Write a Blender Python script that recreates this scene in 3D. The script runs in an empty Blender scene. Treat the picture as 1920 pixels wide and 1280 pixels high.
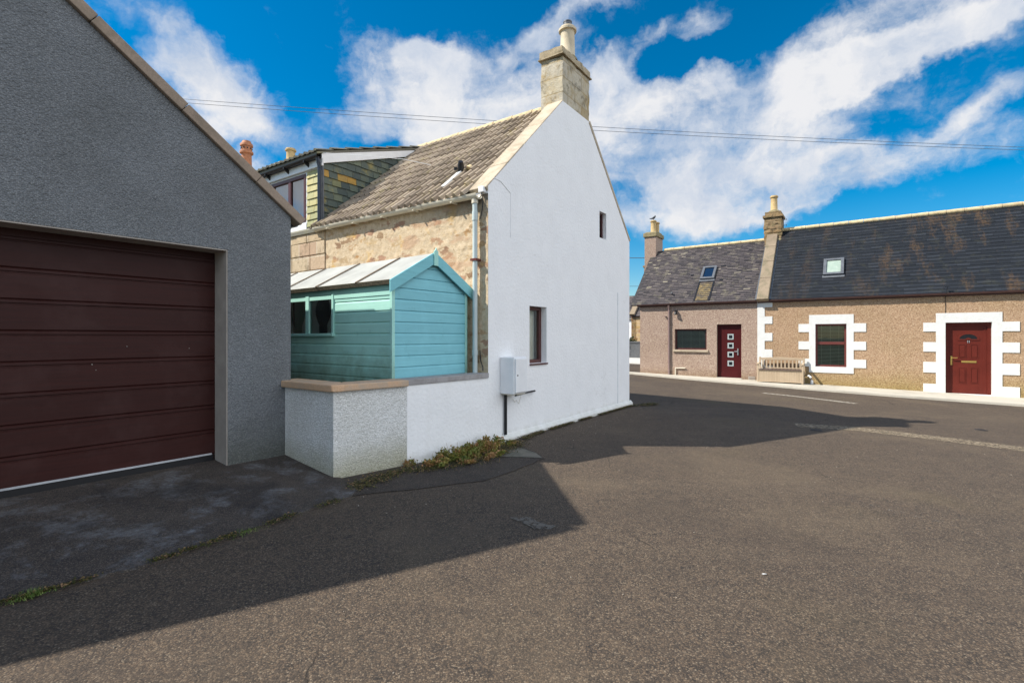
import bpy, math, random
from mathutils import Vector, Matrix, noise
from mathutils.geometry import tessellate_polygon
random.seed(11)
R = math.radians
S = bpy.context.scene
COL = S.collection
CAMZ = 1.5235

def gz(x, y):
    r = math.hypot(x, y)
    return (-.022*x + .0095*y) * min(1.0, 26/max(r, 26))

# ------------------------------------------------------------------ materials
def srgb(r, g, b):
    f = lambda c: (c/255/12.92) if c/255 <= .04045 else ((c/255+.055)/1.055)**2.4
    return (f(r), f(g), f(b), 1)

class NT:
    def __init__(s, name):
        s.m = bpy.data.materials.new(name); s.m.use_nodes = True
        s.t = s.m.node_tree; s.b = s.t.nodes['Principled BSDF']
        s.tc = s.t.nodes.new('ShaderNodeTexCoord')
    def n(s, typ, ins=None, **kw):
        nd = s.t.nodes.new(typ)
        for k, v in kw.items(): setattr(nd, k, v)
        for k, v in (ins or {}).items(): s.set(nd.inputs[k], v)
        return nd
    def set(s, sock, v):
        if isinstance(v, bpy.types.NodeSocket): s.t.links.new(v, sock)
        else: sock.default_value = v
    def coord(s, scale=(1, 1, 1), rot=(0, 0, 0), loc=(0, 0, 0)):
        m = s.n('ShaderNodeMapping', {'Scale': scale, 'Rotation': rot, 'Location': loc})
        s.t.links.new(s.tc.outputs['Object'], m.inputs['Vector']); return m.outputs[0]
    def noise(s, scale, detail=4, rough=.55, vec=None, dist=0):
        n = s.n('ShaderNodeTexNoise', {'Scale': scale, 'Detail': detail, 'Roughness': rough, 'Distortion': dist})
        s.t.links.new(vec or s.tc.outputs['Object'], n.inputs['Vector']); return n.outputs['Fac']
    def vor(s, scale, feature='F1', vec=None, out='Distance', rand=1):
        n = s.n('ShaderNodeTexVoronoi', {'Scale': scale, 'Randomness': rand}, feature=feature)
        s.t.links.new(vec or s.tc.outputs['Object'], n.inputs['Vector']); return n.outputs[out]
    def ramp(s, fac, stops, interp='LINEAR'):
        n = s.n('ShaderNodeValToRGB'); cr = n.color_ramp; cr.interpolation = interp
        while len(cr.elements) < len(stops): cr.elements.new(.5)
        for e, (p, c) in zip(cr.elements, stops):
            e.position = p; e.color = c if len(c) == 4 else (*c, 1)
        s.set(n.inputs[0], fac); return n.outputs[0]
    def grey(s, fac, a, b, lo=0., hi=1.):
        n = s.n('ShaderNodeMapRange', {'From Min': a, 'From Max': b, 'To Min': lo, 'To Max': hi})
        s.set(n.inputs['Value'], fac); return n.outputs[0]
    def mix(s, fac, a, b, mode='MIX'):
        n = s.n('ShaderNodeMix', data_type='RGBA', blend_type=mode)
        s.set(n.inputs['Factor'], fac); s.set(n.inputs['A'], a) if False else None
        s.set(n.inputs[6], a); s.set(n.inputs[7], b); return n.outputs[2]
    def math(s, op, a, b=0.):
        n = s.n('ShaderNodeMath', operation=op); s.set(n.inputs[0], a); s.set(n.inputs[1], b); return n.outputs[0]
    def attr(s, name):
        return s.n('ShaderNodeAttribute', attribute_name=name).outputs['Fac']
    def sep(s, ax):
        n = s.n('ShaderNodeSeparateXYZ'); s.t.links.new(s.tc.outputs['Object'], n.inputs[0]); return n.outputs[ax]
    def bump(s, h, strength=.5, dist=.01, prev=None):
        n = s.n('ShaderNodeBump', {'Strength': strength, 'Distance': dist})
        s.set(n.inputs['Height'], h)
        if prev: s.t.links.new(prev, n.inputs['Normal'])
        return n.outputs[0]
    def fin(s, col, rough=.8, nor=None, spec=None, metal=None):
        s.set(s.b.inputs['Base Color'], col); s.set(s.b.inputs['Roughness'], rough)
        if nor: s.t.links.new(nor, s.b.inputs['Normal'])
        if spec is not None: s.set(s.b.inputs['Specular IOR Level'], spec)
        if metal is not None: s.set(s.b.inputs['Metallic'], metal)
        return s.m

M = {}
def plain(name, col, rough=.5, var=.12, sc=6, spec=.4, bump=0):
    t = NT(name); f = t.noise(sc, 5, .6)
    d = tuple(c*(1-var) for c in col[:3]) + (1,); l = tuple(min(1, c*(1+var)) for c in col[:3]) + (1,)
    c = t.ramp(f, [(.3, d), (.7, l)])
    nor = t.bump(t.noise(sc*12, 4), .3, bump) if bump else None
    M[name] = t.fin(c, rough, nor, spec); return M[name]

def make_asphalt(name='asphalt', mul=(.68, .625, .555, 1), blot=None, sc=1.0):
    t = NT(name)
    v = t.n('ShaderNodeTexVoronoi', {'Scale': 125.0*sc}); t.t.links.new(t.tc.outputs['Object'], v.inputs['Vector'])
    sepc = t.n('ShaderNodeSeparateColor'); t.t.links.new(v.outputs['Color'], sepc.inputs[0])
    stone = t.ramp(sepc.outputs[0], [(0, (.022, .021, .022)), (.25, (.06, .054, .05)), (.55, (.125, .1, .082)), (.78, (.22, .16, .11)), (.92, (.31, .25, .185)), (1, (.43, .38, .31))])
    v2 = t.n('ShaderNodeTexVoronoi', {'Scale': 60.0*sc}); t.t.links.new(t.tc.outputs['Object'], v2.inputs['Vector'])
    s2 = t.n('ShaderNodeSeparateColor'); t.t.links.new(v2.outputs['Color'], s2.inputs[0])
    stone2 = t.ramp(s2.outputs[1], [(0, (.05, .047, .047)), (.5, (.1, .088, .08)), (.85, (.16, .13, .105)), (1, (.28, .235, .19))])
    base = t.mix(.38, stone, stone2)
    # dark bitumen between stones
    base = t.mix(t.grey(v.outputs['Distance'], .35, .75, 0, .75), base, (.035, .033, .034, 1))
    # patches
    pn = t.noise(.55, 6, .6, dist=.4)
    base = t.mix(t.grey(pn, .5, .68, 0, .34), base, (.21, .175, .13, 1))
    pn2 = t.noise(1.7, 5, .65, t.coord(loc=(7, 3, 0)))
    base = t.mix(t.grey(pn2, .5, .72, 0, .24), base, (.05, .046, .045, 1))
    pn5 = t.noise(.32, 4, .6, t.coord(loc=(13, 5, 0)), dist=.6)
    base = t.mix(t.grey(pn5, .53, .64, 0, .32), base, (.06, .052, .048, 1))
    pn3 = t.noise(.35, 3, .5, t.coord(loc=(3.2, 9, 0)))
    base = t.mix(t.grey(pn3, .58, .70, 0, .3), base, (.15, .13, .075, 1))
    th = t.noise(9, 6, .7, t.coord(loc=(5, 2, 0)))
    base = t.mix(t.grey(th, .38, .64, 0, .22), base, (.19, .15, .115, 1))
    # long streaks along the road direction
    st = t.noise(1.0, 5, .6, t.coord(scale=(.22, 2.2, 1), rot=(0, 0, R(35))))
    base = t.mix(t.grey(st, .54, .72, 0, .16), base, (.24, .2, .155, 1))
    st2 = t.noise(1.0, 4, .6, t.coord(scale=(.3, 3.5, 1), rot=(0, 0, R(38)), loc=(4, 8, 0)))
    base = t.mix(t.grey(st2, .58, .72, 0, .16), base, (.05, .042, .044, 1))
    # fine crazing cracks in places
    ck = t.n('ShaderNodeTexVoronoi', {'Scale': 1.1}, feature='DISTANCE_TO_EDGE')
    wv = t.n('ShaderNodeTexNoise', {'Scale': 3.0, 'Detail': 5.0})
    t.t.links.new(t.tc.outputs['Object'], wv.inputs['Vector'])
    mx = t.n('ShaderNodeMix', data_type='VECTOR'); mx.inputs['Factor'].default_value = .14
    t.t.links.new(t.tc.outputs['Object'], mx.inputs[4]); t.t.links.new(wv.outputs['Color'], mx.inputs[5])
    t.t.links.new(mx.outputs[1], ck.inputs['Vector'])
    line = t.grey(ck.outputs['Distance'], .0, .006, 1, 0)
    where = t.grey(t.noise(.5, 3, .5, t.coord(loc=(1, 17, 0))), .52, .6)
    base = t.mix(t.math('MULTIPLY', t.math('MULTIPLY', line, where), .95), base, (.025, .023, .022, 1))
    h = t.math('SUBTRACT', 1.0, v.outputs['Distance'])
    nor = t.bump(h, .55, .004)
    nor = t.bump(t.noise(5, 4), .25, .02, nor)
    base = t.mix(1.0, base, mul, 'MULTIPLY')
    if blot:
        bn = t.noise(2.6, 9, .74, t.coord(loc=(2, 6, 0)), dist=.3); bf = t.noise(26, 5, .7)
        base = t.mix(t.math('MULTIPLY', t.grey(bn, .50, .64), t.grey(bf, .35, .62, .15, .85)), base, blot)
        base = t.mix(t.grey(t.noise(1.5, 6, .6, t.coord(loc=(8, 1, 0))), .5, .66, 0, .6), base, (.018, .018, .02, 1))
    M[name] = t.fin(base, .86, nor, .25)
make_asphalt()
make_asphalt('apron', (.52, .52, .54, 1), (.17, .175, .185, 1), 1.3)
make_asphalt('tarpatch', (.50, .49, .49, 1), None, 1.4)

def make_concrete(name, c0, c1, c2, sc=2.2, thr=(.45, .62), rough=.9, fine=90, bump=.004):
    t = NT(name)
    b = t.ramp(t.noise(fine, 4, .7), [(.3, c0), (.7, c1)])
    p = t.noise(sc, 8, .68, dist=.5)
    b = t.mix(t.grey(p, thr[0], thr[1], 0, .8), b, c2)
    b = t.mix(t.grey(t.noise(.8, 4, .6, t.coord(loc=(5, 5, 0))), .5, .7, 0, .5), b, tuple(x*.55 for x in c0[:3])+(1,))
    M[name] = t.fin(b, rough, t.bump(t.noise(fine*.8, 5, .7), .5, bump), .3)
make_concrete('kerb', (.42, .39, .33, 1), (.5, .47, .4, 1), (.32, .3, .26, 1), 1.1, (.55, .7), fine=40)
make_concrete('patch', (.13, .12, .1, 1), (.17, .16, .13, 1), (.09, .09, .07, 1), 4)
make_concrete('coping_brown', (.26, .2, .155, 1), (.36, .28, .215, 1), (.2, .16, .12, 1), 3, fine=60, bump=.002)
make_concrete('coping_orange', (.5, .31, .18, 1), (.64, .43, .28, 1), (.42, .34, .26, 1), 3, fine=60, bump=.002)
make_concrete('coping_grey', (.3, .29, .29, 1), (.38, .365, .36, 1), (.25, .23, .22, 1), 3, fine=60, bump=.002)
make_concrete('skew', (.43, .36, .27, 1), (.54, .46, .35, 1), (.33, .27, .19, 1), 3.5, fine=50, bump=.004)
make_concrete('skew_dark', (.22, .17, .12, 1), (.3, .24, .17, 1), (.16, .14, .09, 1), 3, fine=50, bump=.004)

def dash(name, cols, mortar, scale=75, bump=.008, patch=None, grime=None):
    """small stones thrown into render"""
    t = NT(name)
    v = t.n('ShaderNodeTexVoronoi', {'Scale': float(scale)}); t.t.links.new(t.tc.outputs['Object'], v.inputs['Vector'])
    sc = t.n('ShaderNodeSeparateColor'); t.t.links.new(v.outputs['Color'], sc.inputs[0])
    n = len(cols); c = t.ramp(sc.outputs[0], [(i/max(1, n-1), x) for i, x in enumerate(cols)])
    c = t.mix(t.grey(v.outputs['Distance'], .4, .7), c, mortar)
    if patch: c = t.mix(t.grey(t.noise(1.3, 5, .6), .42, .68, 0, .55), c, patch, 'MULTIPLY')
    if grime:   # damp, algae-stained band where the wall meets the ground
        z = t.sep(2); gn = t.math('ADD', z, t.math('MULTIPLY', t.noise(5, 4), -.22))
        c = t.mix(t.grey(gn, grime[0], grime[1], .85, 0), c, grime[2], 'MULTIPLY')
    h = t.math('SUBTRACT', 1.0, v.outputs['Distance'])
    nor = t.bump(h, .8, bump); nor = t.bump(t.noise(32, 5, .65), .55, bump*1.6, nor); nor = t.bump(t.noise(9, 4), .3, .02, nor)
    M[name] = t.fin(c, .88, nor, .25)
dash('harl_garage', [(.135, .145, .155), (.18, .19, .20), (.21, .221, .232), (.255, .267, .28)], (.155, .166, .178, 1), 85, .012, (.66, .65, .62, 1), (.0, .42, (.6, .6, .5, 1)))
dash('harl_wall', [(.5, .5, .47), (.66, .66, .64), (.78, .78, .77), (.86, .86, .85)], (.64, .64, .62, 1), 75, .010, (.88, .87, .84, 1), (.0, .34, (.55, .52, .36, 1)))
dash('dash_pink', [(.2, .135, .11), (.3, .21, .17), (.36, .265, .21), (.41, .32, .25), (.49, .4, .32)], (.33, .245, .195, 1), 42, .004, (.88, .86, .82, 1), (-.05, .3, (.7, .65, .55, 1)))
dash('dash_tan', [(.22, .14, .085), (.32, .21, .13), (.39, .26, .165), (.44, .305, .2), (.5, .37, .25)], (.36, .24, .15, 1), 42, .004, (.85, .88, .8, 1), (-.15, .5, (.75, .8, .5, 1)))

def make_white(name, col=(.87, .87, .87), bump=.006, dirt=True):
    t = NT(name)
    c = t.ramp(t.noise(2.5, 5, .6), [(.3, tuple(x*.94 for x in col)), (.7, col)])
    if dirt:
        # thin streaks and fly-specks of weathering
        st = t.noise(1.0, 5, .7, t.coord(scale=(5, 5, .5)))
        c = t.mix(t.grey(st, .56, .78, 0, .09), c, (.55, .52, .45, 1))
        ck = t.n('ShaderNodeTexVoronoi', {'Scale': .8}, feature='DISTANCE_TO_EDGE'); wq = t.n('ShaderNodeTexNoise', {'Scale': 4.0, 'Detail': 6.0}); t.t.links.new(t.tc.outputs['Object'], wq.inputs['Vector'])
        mq = t.n('ShaderNodeMix', data_type='VECTOR'); mq.inputs['Factor'].default_value = .2; t.t.links.new(t.tc.outputs['Object'], mq.inputs[4]); t.t.links.new(wq.outputs['Color'], mq.inputs[5]); t.t.links.new(mq.outputs[1], ck.inputs['Vector'])
        c = t.mix(t.math('MULTIPLY', t.grey(ck.outputs['Distance'], 0, .003, .22, 0), t.grey(t.noise(.9, 3), .52, .6)), c, (.4, .39, .36, 1))
        sp = t.vor(2.3); c = t.mix(t.grey(sp, .012, .02, .35, 0), c, (.3, .28, .25, 1))
        z = t.sep(2); gn = t.math('ADD', z, t.math('MULTIPLY', t.noise(7, 5), -.25))
        c = t.mix(t.grey(gn, -.12, .1, .5, 0), c, (.3, .3, .2, 1))
    else:
        c = t.mix(t.grey(t.noise(6, 7, .75), .5, .72, 0, .28), c, (.42, .4, .33, 1))
    nor = t.bump(t.noise(24, 5, .62), .8, bump*1.8)
    nor = t.bump(t.noise(3, 3), .3, .02, nor)
    M[name] = t.fin(c, .75, nor, .3)
make_white('white_render')
make_white('white_smooth', (.82, .82, .8), .001)
make_white('white_band', (.68, .69, .68), .003, False)

def make_rubble():
    t = NT('rubble')
    vec = t.coord(scale=(1, .75, 1.7))
    v = t.n('ShaderNodeTexVoronoi', {'Scale': 5.2}); 
    wob = t.n('ShaderNodeTexNoise', {'Scale': 9.0, 'Detail': 6.0}); t.t.links.new(vec, wob.inputs['Vector'])
    mx = t.n('ShaderNodeMix', data_type='VECTOR'); mx.inputs['Factor'].default_value = .24
    t.t.links.new(vec, mx.inputs[4]); t.t.links.new(wob.outputs['Color'], mx.inputs[5])
    t.t.links.new(mx.outputs[1], v.inputs['Vector'])
    sc = t.n('ShaderNodeSeparateColor'); t.t.links.new(v.outputs['Color'], sc.inputs[0])
    st = t.ramp(sc.outputs[0], [(0, (.45, .27, .12)), (.25, (.52, .37, .21)), (.45, (.42, .25, .17)), (.6, (.28, .18, .11)), (.78, (.56, .43, .26)), (1, (.42, .22, .08))])
    st = t.mix(t.grey(t.noise(30, 5, .7), .3, .75, 0, .5), st, (.25, .17, .1, 1))
    mortar = t.ramp(t.noise(14, 5, .6), [(.3, (.48, .37, .24)), (.7, (.63, .52, .37))])
    # mortar smeared over most stones
    cover = t.math('ADD', v.outputs['Distance'], t.math('MULTIPLY', t.math('SUBTRACT', t.noise(7, 5, .65), .5), .7))
    c = t.mix(t.grey(cover, .30, .42), st, mortar)
    pits = t.noise(11, 6, .75, t.coord(scale=(1, 1, 1.6), loc=(2, 2, 2)))
    c = t.mix(t.grey(pits, .60, .68, 0, .85), c, (.2, .12, .06, 1))
    pk = t.noise(1.9, 3, .5, t.coord(scale=(1, .8, 2.2), loc=(4, 7, 2)))
    c = t.mix(t.grey(pk, .6, .66, 0, .45), c, (.42, .23, .14, 1))
    och = t.noise(2.2, 5, .65, t.coord(loc=(9, 1, 4)))
    c = t.mix(t.grey(och, .6, .7, 0, .65), c, (.6, .38, .12, 1))
    # sooty damp band below the eave (stain that belongs to the stone)
    z = t.sep(2); zz = t.math('ADD', z, t.math('MULTIPLY', t.noise(2.2, 5, .7), .55)); y = t.sep(1)
    nearpipe = t.grey(y, 1.3, .3)
    c = t.mix(t.math('MULTIPLY', t.grey(zz, 3.38, 3.62, 0, .8), nearpipe), c, (.14, .125, .1, 1))
    h = t.math('ADD', t.math('MULTIPLY', t.noise(9, 6, .7), 1.0), t.math('MULTIPLY', t.noise(40, 4, .6), .35))
    nor = t.bump(h, .55, .03)
    M['rubble'] = t.fin(c, .9, nor, .2)
make_rubble()

def make_ashlar(name, cols, bw, bh, mortar=(.6, .52, .4, 1), lich=None, rot=(R(90), 0, R(90))):
    t = NT(name)
    br = t.n('ShaderNodeTexBrick', {'Scale': 1.0, 'Mortar Size': .01, 'Brick Width': bw, 'Row Height': bh, 'Color1': (0, 0, 0, 1), 'Color2': (1, 1, 1, 1), 'Mortar': (.5, .5, .5, 1), 'Bias': 0.0})
    br.offset_frequency = 2
    m = t.n('ShaderNodeMapping', {'Rotation': rot}, vector_type='TEXTURE'); t.t.links.new(t.tc.outputs['Object'], m.inputs['Vector'])
    t.t.links.new(m.outputs[0], br.inputs['Vector'])
    sc = t.n('ShaderNodeSeparateColor'); t.t.links.new(br.outputs['Color'], sc.inputs[0])
    n = len(cols); c = t.ramp(sc.outputs[0], [(i/(n-1), x) for i, x in enumerate(cols)])
    c = t.mix(t.grey(t.noise(12, 6, .7), .35, .75, 0, .45), c, tuple(x*.6 for x in cols[0])+(1,))
    c = t.mix(t.grey(br.outputs['Fac'], .2, .8), c, mortar)
    if lich: c = t.mix(t.grey(t.noise(3.5, 6, .7, t.coord(loc=(3, 3, 3))), .5, .66, 0, .75), c, lich)
    c = t.mix(t.grey(t.noise(4.5, 7, .75, t.coord(loc=(11, 3, 6))), .53, .64, 0, .7), c, tuple(x*.33 for x in cols[0])+(1,))
    h = t.math('ADD', t.math('MULTIPLY', br.outputs['Fac'], -.5), t.noise(22, 6, .7))
    M[name] = t.fin(c, .9, t.bump(h, .6, .02), .2)
make_ashlar('ashlar', [(.5, .37, .23), (.57, .45, .3), (.52, .37, .26), (.6, .49, .34)], .55, .27)
make_ashlar('chimney_stone', [(.40, .35, .25), (.56, .5, .38), (.5, .46, .38), (.4, .29, .13)], .5, .27, (.36, .3, .2, 1), (.34, .24, .1, 1), rot=(R(90), 0, 0))
make_concrete('cap_stone', (.34, .27, .17, 1), (.5, .42, .29, 1), (.17, .14, .08, 1), 5, (.5, .62), fine=40, bump=.006)
make_ashlar('chimney_brown', [(.2, .13, .07), (.3, .2, .1), (.36, .26, .15), (.25, .17, .1)], .4, .16, (.2, .16, .1, 1), (.13, .12, .06, 1))
make_ashlar('far_stone', [(.5, .33, .14), (.62, .45, .25), (.4, .22, .12), (.6, .42, .2)], .5, .22, (.6, .5, .38, 1))

def slate(name, stops, lich=None, lamt=.6, rust=None, rough=.6, scl=1.0):
    t = NT(name)
    a = t.attr('tint')
    c = t.ramp(a, stops)
    c = t.mix(t.grey(t.noise(18, 5, .7), .35, .75, 0, .4), c, tuple(x*.6 for x in stops[0][1][:3])+(1,))
    if rust:
        p = t.noise(1.0, 6, .72, t.coord(scale=(.45, 1.7, .45), loc=(2.2, 4.3, 1)))
        p2 = t.noise(14, 4, .7)
        f = t.math('MULTIPLY', t.math('MULTIPLY', t.grey(p, .52, .62), t.grey(p2, .38, .56)), t.grey(t.sep(1), -4.0, -5.2, .35, 1))
        c = t.mix(t.math('MULTIPLY', f, .62), c, rust)
    if lich:
        p = t.noise(3.0*scl, 6, .75, t.coord(loc=(6, 2, 5)))
        c = t.mix(t.grey(p, .54, .66, 0, lamt), c, lich)
    M[name] = t.fin(c, rough, t.bump(t.noise(35, 4, .65), .4, .004), .35)
slate('slate_grey', [(0, (.028, .025, .028)), (.12, (.052, .045, .048)), (.5, (.078, .066, .068)), (.85, (.105, .089, .088)), (.965, (.135, .115, .105)), (1, (.3, .27, .2))], (.22, .2, .13, 1), .4)
slate('slate_dark', [(0, (.010, .013, .018)), (.5, (.016, .020, .027)), (1, (.026, .031, .040))], (.05, .05, .03, 1), .3, rust=(.095, .056, .026, 1), rough=.65)
M['slate_dark'].node_tree.nodes['Principled BSDF'].inputs['Specular IOR Level'].default_value = .2
slate('slate_hung', [(0, (.055, .075, .07)), (.5, (.10, .125, .10)), (.85, (.15, .175, .12)), (.95, (.2, .2, .09)), (1, (.5, .27, .04))], (.36, .27, .05, 1), .6, scl=.7)
slate('slate_pale', [(0, (.3, .31, .15)), (.5, (.42, .4, .19)), (1, (.5, .44, .2))], (.42, .33, .08, 1), .4)
slate('roof_tile', [(0, (.22, .175, .13)), (.5, (.34, .275, .205)), (1, (.45, .37, .28))], (.4, .34, .12, 1), .35, rough=.85)
slate('roof_tile_dark', [(0, (.13, .13, .11)), (.5, (.2, .19, .15)), (1, (.26, .25, .19))], (.3, .28, .12, 1), .4, rough=.85)

def wood(name, col, dark, axis='x', moss=None, rough=.55, grain=.3):
    t = NT(name)
    s = {'x': (1.2, 25, 25), 'y': (25, 1.2, 25), 'z': (25, 25, 1.2)}[axis]
    g = t.noise(1.5, 6, .7, t.coord(scale=s))
    c = t.mix(t.grey(g, .35, .75, 0, grain), col, dark)
    c = t.mix(t.grey(t.attr('tint'), 0, 1, 0, .25), c, dark)
    c = t.mix(t.grey(t.noise(2.6, 5, .65), .48, .7, 0, .22), c, tuple(min(1, x*1.25+.03) for x in col[:3])+(1,))
    c = t.mix(t.grey(t.noise(7, 6, .75, t.coord(loc=(3, 3, 8))), .6, .72, 0, .35), c, tuple(x*.6 for x in dark[:3])+(1,))
    if moss:
        z = t.sep(2); zz = t.math('ADD', z, t.math('MULTIPLY', t.noise(4, 6, .7), .9))
        c = t.mix(t.grey(zz, 1.75, 1.2, 0, .75), c, moss)
    M[name] = t.fin(c, rough, t.bump(g, .25, .003), .35)
wood('shed_wood', (.225, .55, .62, 1), (.15, .38, .44, 1), 'x', grain=.55)
wood('shed_side', (.38, .68, .60, 1), (.25, .52, .47, 1), 'y', grain=.5, moss=(.09, .11, .04, 1))
wood('shed_trim', (.21, .53, .58, 1), (.14, .37, .42, 1), 'x', grain=.5)
wood('garage_door', (.042, .0125, .0105, 1), (.018, .007, .0065, 1), 'x', rough=.5, grain=.55)
M['garage_door'].node_tree.nodes['Principled BSDF'].inputs['Specular IOR Level'].default_value = .16
wood('bench_wood', (.47, .37, .26, 1), (.3, .22, .14, 1), 'x')
plain('bench_seat', (.09, .06, .05, 1), .5)
plain('red_door', (.105, .017, .011, 1), .4, .14, 3, spec=.2)
plain('maroon_door', (.058, .008, .009, 1), .4, .1, 3, spec=.2)
plain('brown_frame', (.085, .028, .026, 1), .35, .1)
plain('rosewood', (.13, .035, .03, 1), .35, .1)
plain('pvc_cream', (.62, .58, .47, 1), .4, .12, 4)
plain('pvc_pale', (.5, .58, .58, 1), .4, .08, 4)
plain('pvc_white', (.78, .79, .8, 1), .35, .05)
plain('pvc_dark', (.02, .028, .045, 1), .35, .1)
plain('pvc_black', (.012, .012, .014, 1), .4, .1)
plain('pvc_brown', (.075, .035, .032, 1), .4, .1)
plain('pvc_mauve', (.24, .17, .16, 1), .4, .1)
plain('lead', (.10, .11, .125, 1), .5, .2)
plain('jamb', (.34, .305, .27, 1), .8, .14, 5)
plain('seal', (.42, .43, .45, 1), .4, .2)
plain('pot_buff', (.56, .48, .34, 1), .7, .18, 5, bump=.004)
plain('pot_yellow', (.5, .36, .17, 1), .75, .2, 8, bump=.004)
plain('pot_orange', (.42, .17, .08, 1), .7, .25, 9, bump=.004)
plain('mortar_cap', (.24, .2, .11, 1), .9, .35, 8, bump=.01)
plain('ridge_mortar', (.55, .44, .26, 1), .85, .3, 7, bump=.006)
plain('brass', (.6, .4, .12, 1), .3, .1)
M['brass'].node_tree.nodes['Principled BSDF'].inputs['Metallic'].default_value = .8
plain('steel', (.6, .6, .6, 1), .3, .1)
M['steel'].node_tree.nodes['Principled BSDF'].inputs['Metallic'].default_value = .8
plain('felt', (.35, .36, .34, 1), .8, .2, 2.5, bump=.003)
plain('batten', (.17, .12, .08, 1), .8, .2)
plain('stalk', (.28, .2, .1, 1), .8, .3, 20)
plain('edge_felt', (.22, .18, .12, 1), .9, .5, 30, bump=.01)
plain('curtain', (.8, .82, .8, 1), .8, .1, 3)
plain('blind', (.62, .68, .5, 1), .6, .1, 3)
plain('room', (.03, .03, .03, 1), .9, .1)  # near-black for backing boards, the dimness indoors put into the colour
plain('line_paint', (.36, .32, .26, 1), .85, .25, 14)
plain('line_tan', (.26, .21, .14, 1), .85, .3, 9)
plain('iron', (.045, .04, .038, 1), .6, .2)
plain('bird', (.02, .02, .022, 1), .6)
plain('litter', (.5, .5, .49, 1), .7)

def make_worn(name, col, thr):
    """worn paint: breaks up so the road shows through"""
    t = NT(name)
    c = t.ramp(t.noise(14, 5), [(.3, tuple(x*.8 for x in col)), (.7, col)])
    t.fin(c, .85)
    t.set(t.b.inputs['Alpha'], t.grey(t.noise(22, 7, .8), thr, thr+.08, 0, 1))
    M[name] = t.m
make_worn('worn_white', (.42, .38, .31), .44)
make_worn('worn_tan', (.25, .2, .135), .45)
make_worn('worn_speck', (.5, .47, .42), .6)
make_worn('worn_grey', (.125, .108, .088), .42)

def make_leaf(name, stops):
    t = NT(name); c = t.ramp(t.attr('tint'), stops)
    M[name] = t.fin(c, .6, None, .3)
    t.set(t.b.inputs['Subsurface Weight'], 0.0)
make_leaf('leaf', [(0, (.08, .10, .025)), (.3, (.19, .21, .045)), (.55, (.26, .21, .055)), (.75, (.30, .16, .06)), (1, (.42, .24, .11))])
make_leaf('moss', [(0, (.03, .03, .01)), (.5, (.075, .08, .016)), (.75, (.13, .085, .03)), (1, (.26, .15, .08))])
make_leaf('grass', [(0, (.05, .09, .015)), (.6, (.11, .18, .03)), (1, (.22, .24, .08))])
make_leaf('hedge', [(0, (.05, .07, .02)), (1, (.15, .17, .06))])

def make_glass(name, tint, refl=1.0):
    m = bpy.data.materials.new(name); m.use_nodes = True; t = m.node_tree; t.nodes.clear()
    o = t.nodes.new('ShaderNodeOutputMaterial'); mx = t.nodes.new('ShaderNodeMixShader')
    tr = t.nodes.new('ShaderNodeBsdfTransparent'); tr.inputs[0].default_value = tint
    gl = t.nodes.new('ShaderNodeBsdfGlossy'); gl.inputs['Roughness'].default_value = .02; gl.inputs['Color'].default_value = (.95, .97, 1, 1)
    fr = t.nodes.new('ShaderNodeFresnel'); fr.inputs[0].default_value = 1.65*refl
    nz = t.nodes.new('ShaderNodeTexNoise'); nz.inputs['Scale'].default_value = 2.5
    bp = t.nodes.new('ShaderNodeBump'); bp.inputs['Strength'].default_value = .04; bp.inputs['Distance'].default_value = .02
    t.links.new(nz.outputs[0], bp.inputs['Height']); t.links.new(bp.outputs[0], gl.inputs['Normal'])
    t.links.new(fr.outputs[0], mx.inputs[0]); t.links.new(tr.outputs[0], mx.inputs[1]); t.links.new(gl.outputs[0], mx.inputs[2])
    t.links.new(mx.outputs[0], o.inputs[0]); M[name] = m
make_glass('glass', (.9, .94, .9, 1), 1.0)
make_glass('glass_sky', (.9, .93, .95, 1), 1.9)
make_glass('glass_dark', (.2, .25, .28, 1), 1.0)
t = NT('frosted'); M['frosted'] = t.fin(t.ramp(t.noise(30, 3), [(.3, (.28, .33, .34)), (.7, (.45, .5, .5))]), .15, None, .6)
t = NT('skyblind'); M['skyblind'] = t.fin(t.ramp(t.noise(8, 3), [(.3, (.28, .36, .3)), (.7, (.36, .43, .37))]), .2, None, .6)

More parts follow.
